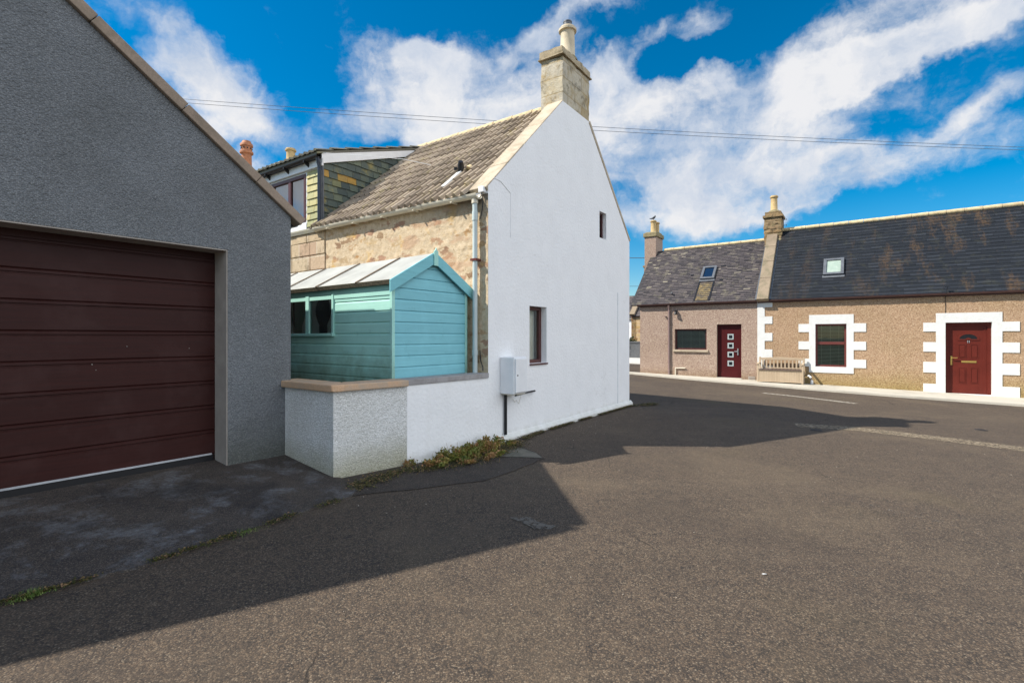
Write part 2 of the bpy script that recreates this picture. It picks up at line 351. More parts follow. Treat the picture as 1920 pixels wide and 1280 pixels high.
# ------------------------------------------------------------------ mesh building
class MB:
    def __init__(s, T=None):
        s.v = []; s.f = []; s.t = []; s.sm = []; s.T = T
    def add(s, vs, fs, tint=None, smooth=False):
        b = len(s.v)
        for p in vs:
            s.v.append(tuple(s.T(*p)) if s.T else tuple(p))
        tt = random.random() if tint is None else tint
        for f in fs:
            s.f.append([b+i for i in f]); s.t.append(tt); s.sm.append(smooth)
    def box(s, x0, x1, y0, y1, z0, z1, tint=None):
        vs = [(x, y, z) for x in (x0, x1) for y in (y0, y1) for z in (z0, z1)]
        s.add(vs, [(0, 1, 3, 2), (4, 6, 7, 5), (0, 4, 5, 1), (2, 3, 7, 6), (0, 2, 6, 4), (1, 5, 7, 3)], tint)
    def obox(s, o, U, V, N, tint=None):
        """box from corner o spanned by three vectors"""
        o, U, V, N = map(Vector, (o, U, V, N))
        vs = [o, o+U, o+U+V, o+V, o+N, o+U+N, o+U+V+N, o+V+N]
        s.add(vs, [(3, 2, 1, 0), (4, 5, 6, 7), (0, 1, 5, 4), (1, 2, 6, 5), (2, 3, 7, 6), (3, 0, 4, 7)], tint)
    def prism(s, prof, d0, d1, to3, holes=(), tint=None):
        """prof: 2D loop; to3(a,b,d) -> point; holes: 2D loops"""
        loops = [list(prof)] + [list(h) for h in holes]
        tri = tessellate_polygon([[Vector((a, b, 0)) for a, b in L] for L in loops])
        flat = [p for L in loops for p in L]; n = len(flat)
        vs = [to3(a, b, d0) for a, b in flat] + [to3(a, b, d1) for a, b in flat]
        fs = [tuple(t) for t in tri] + [tuple(i+n for i in reversed(t)) for t in tri]
        k = 0
        for L in loops:
            m = len(L)
            for i in range(m):
                j = (i+1) % m; fs.append((k+i, k+j, k+j+n, k+i+n))
            k += m
        s.add(vs, fs, tint)
    def tube(s, path, r, seg=10, caps=True, tint=None):
        path = [Vector(p) for p in path]; rs = r if isinstance(r, (list, tuple)) else [r]*len(path)
        vs = []; up = Vector((0, 0, 1))
        for i, p in enumerate(path):
            d = (path[min(i+1, len(path)-1)] - path[max(i-1, 0)]).normalized()
            a = d.cross(up)
            if a.length < .1: a = d.cross(Vector((0, 1, 0)))
            a.normalize(); b = a.cross(d).normalized()
            for k in range(seg):
                an = 2*math.pi*k/seg; vs.append(p + (a*math.cos(an) + b*math.sin(an))*rs[i])
        fs = []
        for i in range(len(path)-1):
            for k in range(seg):
                l = (k+1) % seg; fs.append((i*seg+k, i*seg+l, (i+1)*seg+l, (i+1)*seg+k))
        if caps:
            fs.append(tuple(range(seg))); fs.append(tuple(range((len(path)-1)*seg, len(path)*seg))[::-1])
        s.add(vs, fs, tint, True)
    def lathe(s, prof, c, seg=20, tint=None):
        vs = []
        for r, z in prof:
            for k in range(seg):
                an = 2*math.pi*k/seg; vs.append((c[0]+r*math.cos(an), c[1]+r*math.sin(an), c[2]+z))
        fs = [(i*seg+k, i*seg+(k+1) % seg, (i+1)*seg+(k+1) % seg, (i+1)*seg+k) for i in range(len(prof)-1) for k in range(seg)]
        fs.append(tuple(range((len(prof)-1)*seg, len(prof)*seg)))
        s.add(vs, fs, tint, True)
    def build(s, name, mat, parent=None, bevel=0, loc=None, fix=True):
        me = bpy.data.meshes.new(name); me.from_pydata(s.v, [], s.f); 
        a = me.attributes.new('tint', 'FLOAT', 'FACE'); a.data.foreach_set('value', s.t)
        me.polygons.foreach_set('use_smooth', s.sm)
        if fix:
            import bmesh
            bm = bmesh.new(); bm.from_mesh(me); bmesh.ops.recalc_face_normals(bm, faces=bm.faces); bm.to_mesh(me); bm.free()
        me.materials.append(M[mat] if isinstance(mat, str) else mat)
        if any(s.sm):
            try: me.set_sharp_from_angle(angle=R(40))
            except Exception: pass
        o = bpy.data.objects.new(name, me); COL.objects.link(o)
        if parent: o.parent = parent
        if loc: o.location = loc
        if bevel:
            b = o.modifiers.new('b', 'BEVEL'); b.width = bevel; b.segments = 2; b.limit_method = 'ANGLE'; b.angle_limit = R(40)
        return o

def tag(o, label=None, cat=None, group=None, kind=None):
    for k, v in (('label', label), ('category', cat), ('group', group), ('kind', kind)):
        if v: o[k] = v
    return o
def thing(name, label, cat, loc, rz, group=None):
    o = bpy.data.objects.new(name, None); COL.objects.link(o); o.location = loc; o.rotation_euler = (0, 0, rz)
    return tag(o, label, cat, group)

XZ = lambda a, b, d: (a, d, b)      # profile in x,z extruded along y
YZ = lambda a, b, d: (d, a, b)      # profile in y,z extruded along x
XY = lambda a, b, d: (a, b, d)
rect = lambda a0, a1, b0, b1: [(a0, b0), (a1, b0), (a1, b1), (a0, b1)]

def rough_box(m, x0, x1, y0, y1, z0, z1, step=.05, amp=.015, seed=0):
    """stone block with uneven faces and worn arrises"""
    n = [max(1, int((b-a)/step)) for a, b in ((x0, x1), (y0, y1), (z0, z1))]; lo = (x0, y0, z0); hi = (x1, y1, z1)
    for ax in range(3):
        u, v = [i for i in range(3) if i != ax]
        for side in (0, 1):
            vs = []
            for j in range(n[v]+1):
                for i in range(n[u]+1):
                    p = [0, 0, 0]; p[ax] = (lo, hi)[side][ax]; p[u] = lo[u]+(hi[u]-lo[u])*i/n[u]; p[v] = lo[v]+(hi[v]-lo[v])*j/n[v]
                    P = Vector(p); d = noise.noise_vector(P*7+Vector((seed, 0, 0)))*amp + noise.noise_vector(P*17)*amp*.6
                    e = sum(1 for k in range(3) if abs(p[k]-lo[k]) < 1e-6 or abs(p[k]-hi[k]) < 1e-6)
                    if e > 1:   # chip the edges inwards
                        c = Vector([(a+b)/2 for a, b in zip(lo, hi)]); w_ = max(0, noise.noise(P*6+Vector((0, seed, 3)))+.1)
                        d += (c-P).normalized()*w_*amp*3
                    vs.append(P+d)
            w = n[u]+1; f = [(j*w+i, j*w+i+1, (j+1)*w+i+1, (j+1)*w+i) for j in range(n[v]) for i in range(n[u])]
            m.add(vs, f, .5, True)

class Frame:
    def __init__(s, ox, oy, rz):
        s.ox, s.oy, s.rz = ox, oy, rz; s.c, s.s = math.cos(rz), math.sin(rz)
    def w(s, x, y, z=0): return (s.ox + s.c*x - s.s*y, s.oy + s.s*x + s.c*y, z)
    def g(s, x, y):
        p = s.w(x, y); return gz(p[0], p[1])
H = Frame(-.32, 6.683, R(55))                 # white house: x along the gable, y along the eaves, away to the left
GS = .9
G = Frame(-2.882, 5.035, R(53.1))             # garage, built at 10/9 and shrunk to its real size at the end
GZ = .152; RAMP = .25
_k = H.w(13.7, 0); K = Frame(_k[0], _k[1], R(55))   # cottages: x = depth behind the street front

def half_gutter(mb, y0, y1, x, z, r, seg=10, th=.006):
    pr = [(x + r*math.cos(math.pi + math.pi*k/seg), z + r*math.sin(math.pi + math.pi*k/seg)) for k in range(seg+1)]
    pr += [(x + (r-th)*math.cos(2*math.pi - math.pi*k/seg), z + (r-th)*math.sin(2*math.pi - math.pi*k/seg)) for k in range(seg+1)]
    mb.prism(pr, y0, y1, XZ)

def roof_tiles(mb, x0, z0, x1, z1, y0, y1, gauge=.3, pitch=.15, amp=.028, step=.035, seg=7, jit=.004):
    """interlocking pantile-like courses from the eave (x0,z0) to the ridge (x1,z1)"""
    L = math.hypot(x1-x0, z1-z0); U = Vector(((x1-x0)/L, 0, (z1-z0)/L)); N = Vector((-U.z, 0, U.x))
    if N.z < 0: N = -N
    n = max(1, int(round(L/gauge))); g = L/n
    ny = int(abs(y1-y0)/pitch); p = (y1-y0)/ny
    def prof(t):    # flat pan with a rounded roll
        t = t % 1; return math.sin(math.pi*min(1, t/.5))**.6 if t < .5 else 0
    for r in range(n):
        for c in range(0, ny, 2):     # two rolls to a tile
            cols = 2*seg; j = random.uniform(-jit, jit); k = random.uniform(-.008, .008); tint = random.random()
            vs = []
            for i in range(cols+1):
                t = i/seg; yy = y0 + (c + t)*p
                h = amp*prof(t)
                a = Vector((x0, yy, z0)) + U*(r*g - .02 + k) + N*(h + step + j)
                b = Vector((x0, yy, z0)) + U*((r+1)*g + .02) + N*(h + .008 + j*.5)
                d = Vector((x0, yy, z0)) + U*(r*g - .02 + k) + N*(h*.5 + step - .026 + j)
                vs += [a, b, d]
            fs = []
            for i in range(cols):
                q = i*3; fs.append((q, q+3, q+4, q+1)); fs.append((q, q+2, q+5, q+3))
            mb.add(vs, fs, tint, False)

def slates(mb, o, U, V, N, wid, hei, gauge=.12, w=.26, th=.012, jit=.3, inside=None, gap=.004, tilt=.016):
    """slates in courses: o lower corner, U along the course, V up the slope, N outward (unit vectors)"""
    o, U, V, N = Vector(o), Vector(U).normalized(), Vector(V).normalized(), Vector(N).normalized()
    rows = int(math.ceil(hei/gauge))
    for r in range(rows):
        off = -(w*.5 if r % 2 else 0) - random.random()*w*.15
        a = off
        while a < wid:
            ww = w*random.uniform(1-jit, 1+jit)
            a0 = max(0, a); a1 = min(wid, a+ww-gap); b0 = r*gauge; b1 = min(b0+gauge+.03, hei)
            if a1-a0 > .02 and (inside is None or inside((a0+a1)/2, b0+gauge*.5)):
                k = random.uniform(-.006, .006); lift = random.uniform(0, .006)
                p = o + U*a0 + V*(b0+k) + N*(tilt+lift)
                q = o + U*a1 + V*(b0+k+random.uniform(-.003, .003)) + N*(tilt+lift+random.uniform(-.002, .003))
                r1 = o + U*a1 + V*b1 + N*.002; s1 = o + U*a0 + V*b1 + N*.002
                d = N*th
                vs = [p, q, r1, s1, p-d, q-d]
                mb.add(vs, [(0, 1, 2, 3), (0, 4, 5, 1), (1, 5, 2), (0, 3, 4)], random.random())
            a += ww

def face_out(T):
    """vertex order that turns a pane's normal away from the room"""
    o, a, z, d = (Vector(T(*p)) for p in ((0, 0, 0), (1, 0, 0), (0, 0, 1), (0, 1, 0)))
    return (0, 1, 2, 3) if (a-o).cross(z-o).dot(d-o) < 0 else (3, 2, 1, 0)

def window(parent, T, a0, a1, z0, z1, depth, fw=.05, mull=(), trans=(), frame='brown_frame', glass='glass', back='blind', name='window'):
    """T(a, d, z): a along wall, d inward. The sash is a part, panes and blinds its sub-parts."""
    m = MB(T); d0, d1 = depth, depth+.06; e = .006
    m.box(a0-e, a0+fw, d0, d1, z0-e, z1+e); m.box(a1-fw, a1+e, d0, d1, z0-e, z1+e)
    m.box(a0+fw, a1-fw, d0, d1, z0-e, z0+fw); m.box(a0+fw, a1-fw, d0, d1, z1-fw, z1+e)
    for q in mull: m.box(q-fw*.7, q+fw*.7, d0+.002, d1-.002, z0+fw, z1-fw)
    for q in trans: m.box(a0+fw, a1-fw, d0-.008, d1-.004, q-fw*.7, q+fw*.7)
    o = m.build(name, frame, parent, bevel=.006)
    g = MB(T); g.add([(a0+fw, d0+.03, z0+fw), (a1-fw, d0+.03, z0+fw), (a1-fw, d0+.03, z1-fw), (a0+fw, d0+.03, z1-fw)], [face_out(T)])
    g.build('pane', glass, o, fix=False)
    if back == 'blind':
        b = MB(T); z = z0+.08
        while z < z1-.05:
            b.add([(a0+.03, d0+.10, z), (a1-.03, d0+.10, z), (a1-.03, d0+.135, z+.022), (a0+.03, d0+.135, z+.022)], [(0, 1, 2, 3)]); z += .045
        for q in (a0+(a1-a0)*.25, a0+(a1-a0)*.52, a0+(a1-a0)*.8): b.box(q-.004, q+.004, d0+.09, d0+.095, z0+.05, z1-.05)
        b.build('blind', 'blind', o, fix=False)
    elif back == 'curtain':
        b = MB(T); n = 24; vs = []
        for i in range(n+1):
            a = a0+.02+(a1-a0-.04)*i/n; dd = d0+.12+.018*math.sin(i*1.9)
            vs += [(a, dd, z0), (a, dd, z1)]
        b.add(vs, [(2*i, 2*i+2, 2*i+3, 2*i+1) for i in range(n)], None, True); b.build('curtain', 'curtain', o, fix=False)
    b = MB(T); b.box(a0-.3, a1+.3, d0+.55, d0+.6, z0-.3, z1+.3); b.build('dark_backing', 'room', o)  # dark board added behind the glass, stands in for the unlit interior
    return o

def chimney_pot(parent, c, h, r, mat, rim=True, holes=False):
    m = MB()
    pr = [(r*1.08, 0), (r*1.08, .04), (r*.98, .06), (r*.9, h*.84)]
    if rim: pr += [(r*.92, h*.86), (r*1.16, h*.88), (r*1.18, h*.94), (r*1.02, h*.955)]
    pr += [(r*.98, h), (r*.72, h), (r*.70, h-.12)]
    m.lathe(pr, c); return m.build('chimney_pot', mat, parent)

# ------------------------------------------------------------------ ground
def lines():
    a = [-400, -200, -100, -60, -40]; a += [-30+i*1.0 for i in range(61)]; a += [40, 60, 100, 200, 400]; return a
gx = lines(); vs = [(x, y, gz(x, y)) for y in gx for x in gx]; n = len(gx)
m = MB(); m.add(vs, [(j*n+i, j*n+i+1, (j+1)*n+i+1, (j+1)*n+i) for j in range(n-1) for i in range(n-1)], .5, True)
tag(m.build('road', 'asphalt', fix=False), kind='structure')

def sheet(name, pts, mat, lift, thick=0.0, kind='structure', sub=1):
    """irregular flat patch following the ground; pts in world xy"""
    tri = tessellate_polygon([[Vector((x, y, 0)) for x, y in pts]])
    top = [(x, y, gz(x, y)+lift) for x, y in pts]; n = len(pts); m = MB()
    fs = [tuple(t) for t in tri]
    if thick:
        top += [(x, y, gz(x, y)+lift-thick) for x, y in pts]; fs += [(i, (i+1) % n, (i+1) % n+n, i+n) for i in range(n)]
    m.add(top, fs, .5); o = m.build(name, mat, fix=True)
    if kind: o['kind'] = kind
    return o
def wob(pts, amp=.02, step=.12, seed=0, closed=True):
    out = []; n = len(pts)
    for i in range(n if closed else n-1):
        a = Vector((*pts[i], 0)); b = Vector((*pts[(i+1) % n], 0)); k = max(1, int((b-a).length/step))
        for j in range(k):
            p = a.lerp(b, j/k); q = noise.noise_vector(p*4+Vector((seed, seed, 0)))*amp; out.append((p.x+q.x, p.y+q.y))
    if not closed: out.append(pts[-1])
    return out

# concrete apron ramping up to the garage door
E_ = [H.w(*p)[:2] for p in [(-2.12, .34), (-2.2, .10), (-2.26, -.22), (-2.5, -.34), (-3.2, -.37), (-4.02, -.41), (-4.68, -.32), (-9.5, -.50)]]
I_ = [H.w(-2.1, 1.35)[:2]] + [G.w(a, .34)[:2] for a in (.3, -.3, -1.0, -1.8, -2.6, -3.6, -8.0)]
rows = []
for k in range(len(E_)-1):
    nn_ = 40 if k < len(E_)-2 else 60
    for q in range(nn_):
        f = q/nn_; rows.append((Vector(E_[k]).lerp(Vector(E_[k+1]), f), Vector(I_[k]).lerp(Vector(I_[k+1]), f)))
m = MB(); NJ = 16; vs = []
for e, i_ in rows:
    e = e + Vector(noise.noise_vector(Vector((e.x*4, e.y*4, 3))).xy)*.035
    for j_ in range(-1, NJ+1):
        t_ = max(0, j_/NJ); p = e.lerp(i_, t_); z = (gz(p.x, p.y)+.016)*(1-t_)+RAMP*t_
        if j_ < 0: z -= .08
        vs.append((p.x, p.y, z))
w_ = NJ+2; m.add(vs, [(a*w_+b, a*w_+b+1, (a+1)*w_+b+1, (a+1)*w_+b) for a in range(len(rows)-1) for b in range(NJ+1)], .5, False)
m.build('forecourt', 'apron')['kind'] = 'structure'
# repaired strip of tarmac beside the apron and the low wall
strip = wob([H.w(-1.36, .12)[:2], H.w(-2.2, .28)[:2], H.w(-2.30, -.2)[:2], H.w(-2.42, -.30)[:2], H.w(-1.9, -.62)[:2], H.w(-1.3, -.95)[:2], H.w(-.8, -.98)[:2], H.w(-.13, -.96)[:2], H.w(.04, -.76)[:2], H.w(.3, -.3)[:2], H.w(0.3, 0)[:2]], .02, .1, 5)
sheet('tarmac_repair', strip, 'tarpatch', .006)
sheet('concrete_patch', wob([H.w(-.42, -.5)[:2], H.w(-.15, -.93)[:2], H.w(.02, -.74)[:2], H.w(.12, -.45)[:2], H.w(-.1, -.33)[:2]], .025, .06, 8), 'patch', .011)
# pavement along the cottages
kl = [(13.14-13.7, 12), (-.56, 3.07), (-1.2, .8), (-1.4, -.3), (-1.55, -1.5), (-1.8, -3.0), (-2.0, -5.0), (-2.05, -8), (-2.0, -14)]
P = [K.w(*p)[:2] for p in kl] + [K.w(.05, -14)[:2], K.w(.05, 12)[:2]]
pav = []
for i in range(len(P)):
    a = Vector(P[i]); b = Vector(P[(i+1) % len(P)]); k = max(1, int((b-a).length/1.0))
    pav += [tuple(a.lerp(b, j/k)) for j in range(k)]
pv = sheet('pavement', pav, 'kerb', .055, .12)
m = MB()
for yy in (2.2, .6, -1.0, -2.9, -4.6, -6.4, -8.2):     # dummy joints cut as dark inset lines
    p0 = K.w(-1.95, yy); p1 = K.w(-.02, yy); q = K.w(-1.95, yy+.012); q1 = K.w(-.02, yy+.012)
    if yy > 0: p0 = K.w(-1.0, yy); q = K.w(-1.0, yy+.012)
    m.add([(x, y, gz(x, y)+.0555+.003) for x, y, _ in (p0, p1, q1, q)], [(0, 1, 2, 3)])
# worn road paint
def stripe(name, pts, wid, mat, lift=.005):
    L = [Vector(p) for p in pts]; left = []; right = []
    fine = []
    for i in range(len(L)-1):
        k = max(1, int((L[i+1]-L[i]).length/.25)); fine += [L[i].lerp(L[i+1], j/k) for j in range(k)]
    fine.append(L[-1])
    for i, p in enumerate(fine):
        d = (fine[min(i+1, len(fine)-1)]-fine[max(0, i-1)]).normalized(); nrm = Vector((-d.y, d.x))*wid/2
        left.append(p+nrm); right.append(p-nrm)
    m = MB(); n = len(fine); vs = [(p.x, p.y, gz(p.x, p.y)+lift) for p in left+right]
    m.add(vs, [(i, i+1, i+1+n, i+n) for i in range(n-1)]); o = m.build(name, mat); o['kind'] = 'structure'; return o
stripe('road_marking', [(6.95, 13.75), (7.6, 12.95), (8.25, 11.9)], .2, 'worn_white')
stripe('road_marking', [(5.0, 8.75), (5.9, 8.5), (6.7, 7.85), (7.4, 7.15), (8.6, 6.3)], .42, 'worn_tan')
stripe('road_marking', [(3.2, 4.75), (3.5, 4.35), (3.75, 3.95)], .07, 'worn_speck')
sheet('road_stain', wob([(-.02, 4.08), (.14, 4.1), (.24, 3.98), (.36, 3.92), (.3, 3.84), (.17, 3.86), (.08, 3.97)], .02, .05, 2), 'worn_grey', .006)
for i, (px, py, lab) in enumerate([(5.1, 8.33, 'small dark iron cover in the shadow of the white house'), (8.2, 8.68, 'small dark iron cover set in the sunlit road near the brown cottage door')]):
    m = MB(); z = gz(px, py)
    m.prism([(px+.09*math.cos(k*math.pi/8), py+.09*math.sin(k*math.pi/8)) for k in range(16)], z-.02, z+.008, XY)
    for k in range(-2, 3): m.box(px-.06, px+.06, py+k*.025-.005, py+k*.025+.005, z+.006, z+.012)
    tag(m.build('valve_cover', 'iron'), lab, 'cover', 'iron covers set in the road')
# scrap of litter
m = MB(); px, py = 1.63, 3.2; z = gz(px, py)
m.add([(px-.012, py-.004, z+.004), (px+.010, py-.007, z+.008), (px+.013, py+.006, z+.004), (px-.008, py+.007, z+.007)], [(0, 1, 2, 3)])
m.add([(px-.012, py-.004, z+.004), (px-.008, py+.007, z+.007), (px-.019, py+.006, z+.003)], [(0, 1, 2)])
tag(m.build('litter', 'litter', fix=False), 'tiny white scrap of litter lying on the sunlit tarmac', 'litter')

# ------------------------------------------------------------------ garage
g0 = G.g(0, 0)
gar = thing('garage', 'grey harled gable-fronted garage with a dark brown sectional door', 'garage', (G.ox, G.oy, GZ), G.rz)
gl, gr, rx, rz = -4.04, .741, -1.94, 3.01 + .73*2.681
ez = 3.01; el = 3.23; D = 6.0
m = MB()
m.prism([(gl, -.3), (gr, -.3), (gr, ez), (rx, rz), (gl, el)], 0, .32, XZ, holes=[[( -3.0, -.2), (-3.0, 2.508), (0, 2.508), (0, -.2)]])
m.prism([(gl, -.3), (gr, -.3), (gr, ez), (rx, rz), (gl, el)], D-.25, D, XZ)
m.box(gr-.25, gr, .32, D-.25, -.3, ez); m.box(gl, gl+.25, .32, D-.25, -.3, el)
m.build('wall', 'harl_garage', gar)
m = MB()   # smooth painted lining of the opening
m.box(-.012, .0-.002+.0, .003, .30, -.2, 2.505); m.box(-3.0+.002, -2.988, .003, .30, -.2, 2.505); m.box(-2.988, -.012, .003, .30, 2.494, 2.506)
m.build('opening_lining', 'jamb', gar)
m = MB(); e_r = ez
for sx, x_e in ((1, gr), (-1, gl)):
    ez = e_r if sx > 0 else el
    U = Vector((rx-x_e, 0, rz-ez)).normalized(); N = Vector((-U.z, 0, U.x));
    if N.z < 0: N = -N
    o = Vector((x_e, .30, ez)) - U*.18 + N*.03; Ls = (Vector((rx, 0, rz))-Vector((x_e, 0, ez))).length+.18
    m.obox(o, U*Ls, Vector((0, D-.6, 0)), N*.07)
m.build('roof', 'roof_tile_dark', gar)
for sx, x_e in ((1, gr), (-1, gl)):
    ez = e_r if sx > 0 else el
    m = MB(); U = Vector((rx-x_e, 0, rz-ez)).normalized(); N = Vector((-U.z, 0, U.x))
    if N.z < 0: N = -N
    Ls = (Vector((rx, 0, rz))-Vector((x_e, 0, ez))).length
    cuts = [-.14, .55, 1.5, 2.43, Ls] if sx > 0 else [-.14, 1.2, 2.3, Ls]
    for a, b in zip(cuts[:-1], cuts[1:]):
        m.obox(Vector((x_e, -.05, ez)) + U*(a+.003) + N*.004, U*(b-a-.005), Vector((0, .36, 0)), N*.105)
    m.build('coping', 'coping_brown', gar, bevel=.008)
ez = e_r
m = MB(); half_gutter(m, .12, D-.1, gr+.12, ez-.02, .06); m.build('gutter', 'pvc_dark', gar)
# sectional door
m = MB(); zz = .175; ph = .2815; Y0 = .30
nP = 8
prof = []
for i in range(nP):
    a = zz+i*ph
    prof += [(a+.0, 0.012), (a+.012, 0.0), (a+ph-.05, 0.0), (a+ph-.045, .010), (a+ph-.036, .010), (a+ph-.03, 0.0), (a+ph-.008, 0.0), (a+ph, .012)]
zt = zz+nP*ph; prof.append((2.60, .012))
for i in range(len(prof)-1):
    (z0, d0), (z1, d1) = prof[i], prof[i+1]
    m.add([(-3.0, Y0+d0, z0), (-.012, Y0+d0, z0), (-.012, Y0+d1, z1), (-3.0, Y0+d1, z1)], [(0, 1, 2, 3)], ((i//8)*.37) % 1)
m.box(-3.0, -.012, Y0+.02, Y0+.05, .12, 2.6)
dr = m.build('garage_door', 'garage_door', gar, fix=True)
m = MB(); m.box(-2.995, -.05, Y0-.012, Y0+.02, .172, .190); m.build('bottom_rail', 'seal', dr)
m = MB(); m.box(-2.995, -.03, Y0-.004, Y0+.02, .05, .171); m.build('rubber_seal', 'pvc_black', dr)
for (a, b, r) in ((-1.13, 1.257, .0055), (-1.10, 1.20, .0035), (-.85, 1.43, .004), (-.28, 1.40, .004)):
    m = MB(); m.tube([(a, Y0+.004, b), (a, Y0-.008, b)], r, 8); m.build('door_screw', 'jamb', dr)

for o in gar.children_recursive:
    o.data.transform(Matrix.Scale(GS, 4))
# ------------------------------------------------------------------ white house
ho = thing('white_house', 'white rendered gable house with stone eaves wall, tiled roof and slate-hung dormer', 'house', (H.ox, H.oy, 0), H.rz)
HL = 9.1
gp = [(0, -.2), (5, -.2), (5, 3.66), (3.07, 5.50), (2.05, 5.50), (0, 3.56)]
m = MB()
holes = [rect(1.02, 1.52, 1.12, 2.0), rect(3.49, 3.80, 3.44, 3.95)]
m.prism(gp, 0, .30, XZ, holes=holes); m.build('gable_wall', 'white_render', ho)
m = MB(); m.prism([(0, 0), (5, 0), (5, 3.6), (2.52, 5.6), (0, 3.6)], HL-.25, HL, XZ); m.box(4.75, 5, .3, HL-.25, -.2, 3.5)
m.build('rear_wall', 'white_render', ho)
# plinth
m = MB(); m.prism([(0, -.3), (0, .155), (-.015, .15), (-.055, .10), (-.06, -.3)], .18, 5.06, lambda a, b, d: (d, a, b))
m.prism([(5, -.3), (5, .155), (5.015, .15), (5.055, .10), (5.06, -.3)], .0, 3, XZ)
pl = m.build('plinth', 'white_smooth', ho)
# rubble eaves wall: displaced mesh
def rough_wall(y0, y1, z0, z1, step, amp, sc=5.0):
    m = MB(); ny = int((y1-y0)/step); nz = int((z1-z0)/step); vs = []
    for j in range(nz+1):
        for i in range(ny+1):
            y = y0+(y1-y0)*i/ny; z = z0+(z1-z0)*j/nz
            p = Vector((y*sc, z*sc*1.5, 3.7)); p += noise.noise_vector(p*.8)*.35
            d, pts = noise.voronoi(p); e = min(1, (d[1]-d[0])*2.4)
            h = amp*(e*.8 + .6*noise.fractal(Vector((y*9, z*11, 1)), .6, 2, 4))
            h = max(h, .004)
            if i in (0, ny): h = .003
            vs.append((-h, y, z))
    m.add(vs, [(j*(ny+1)+i, (j+1)*(ny+1)+i, (j+1)*(ny+1)+i+1, j*(ny+1)+i+1) for j in range(nz) for i in range(ny)], .5, True)
    return m
m = rough_wall(.0, 3.62, .0, 3.46, .022, .0115)
m.box(.06, .3, .30, HL-.25, -.1, 3.5); m.box(.0005, .06, .30, HL-.25, -.1, 3.46)
m.build('stone_wall', 'rubble', ho)
m = MB(); random.seed(4)
z = 0.0; r = 0
while z < 3.42:
    hh = random.choice([.24, .27, .3]); hh = min(hh, 3.46-z); y = 3.62+(0 if r % 2 else -.0)
    while y < 8.8:
        w_ = random.uniform(.28, .62); m.box(-.018-random.uniform(0, .010), .0, y+.006, min(y+w_, 8.84)-.006, z+.006, z+hh-.006); y += w_
    z += hh; r += 1
m.build('dressed_stone', 'ashlar', ho, bevel=.006)
# roof
ex, ezz, rxx, rzz = -.10, 3.445, 2.50, 5.66
m = MB(); roof_tiles(m, ex, ezz, rxx, rzz, .30, 3.78, .30, .138, amp=.056, step=.032, jit=.002)
m.build('tiled_roof', 'roof_tile', ho, fix=False)
m = MB(); m.prism([(-.05, 3.40), (2.5, 5.60), (5.1, 3.45), (5.1, 3.52), (2.5, 5.68), (-.05, 3.46)], .3, HL-.05, XZ)
m.build('roof_deck', 'roof_tile_dark', ho)
m = MB(); y = .42
while y < 8.6:
    m.tube([(rxx, y, rzz+.005), (rxx, y+.44, rzz+.005)], [.085, .078], 12); y += .45
m.build('ridge', 'ridge_mortar', ho)
# skews
for (xa, za, xb, zb, pr) in ((0, 3.56, 2.05, 5.50, 0.0), (5.0, 3.66, 3.07, 5.50, .016)):
    m = MB()
    U = Vector((xb-xa, 0, zb-za)); Ls = U.length; U.normalize(); N = Vector((-U.z, 0, U.x))
    if N.z < 0: N = -N
    cuts = [-.05, .62, 1.22, 1.95, Ls+.02]
    for a, b in zip(cuts[:-1], cuts[1:]):
        m.obox(Vector((xa, .004-pr, za)) + U*(a+.002) - N*.05, U*(b-a-.002), Vector((0, .31+pr, 0)), N*(.062+random.uniform(0, .008)))
    m.build('skew_coping', 'skew', ho, bevel=.01)
# gutter and pipe
m = MB(); half_gutter(m, .12, 3.80, -.075, 3.455, .06)
for y in (.55, 1.3, 2.0, 2.7, 3.4): m.box(-.142, -.01, y-.012, y+.012, 3.385, 3.40)
for y in (1.18, 2.45): half_gutter(m, y-.035, y+.035, -.075, 3.454, .067)
half_gutter(m, .10, .22, -.075, 3.45, .072); half_gutter(m, 3.76, 3.815, -.075, 3.452, .066)
m.tube([(-.075, .17, 3.43), (-.075, .17, 3.33)], .045, 14)
m.build('gutter', 'pvc_cream', ho)
m = MB(); m.tube([(-.075, .17, 3.36), (-.072, .17, 3.2), (-.07, .17, .02)], .034, 14)
m.tube([(-.073, .17, 3.22), (-.073, .17, 3.10)], .04, 14); m.tube([(-.071, .17, 1.35), (-.071, .17, 1.28)], .039, 14)
dp = m.build('downpipe', 'pvc_pale', ho)
m = MB(); m.box(-.115, .0, .12, .22, 2.555, 2.585); m.build('pipe_bracket', 'rosewood', dp)
m = MB(); m.box(-.07, .0, .03, .12, 3.47, 3.55); m.build('junction_box', 'pvc_white', ho, bevel=.01)
m = MB(); pts = [(-.03, .09, 3.47)]
for i in range(1, 14):
    a = i/13; pts.append((-.035, .09-.03*math.sin(a*3.1)+.02*a, 3.47-.35*a))
m.tube(pts, .006, 6); m.build('wall_cable', 'pvc_black', ho); m = MB()
m.tube([(-.03, .12, 1.35), (-.035, .10, 1.2), (-.04, .06, 1.12), (-.05, .05, 1.07)], .008, 6)
m.build('wall_cable', 'pvc_black', ho)
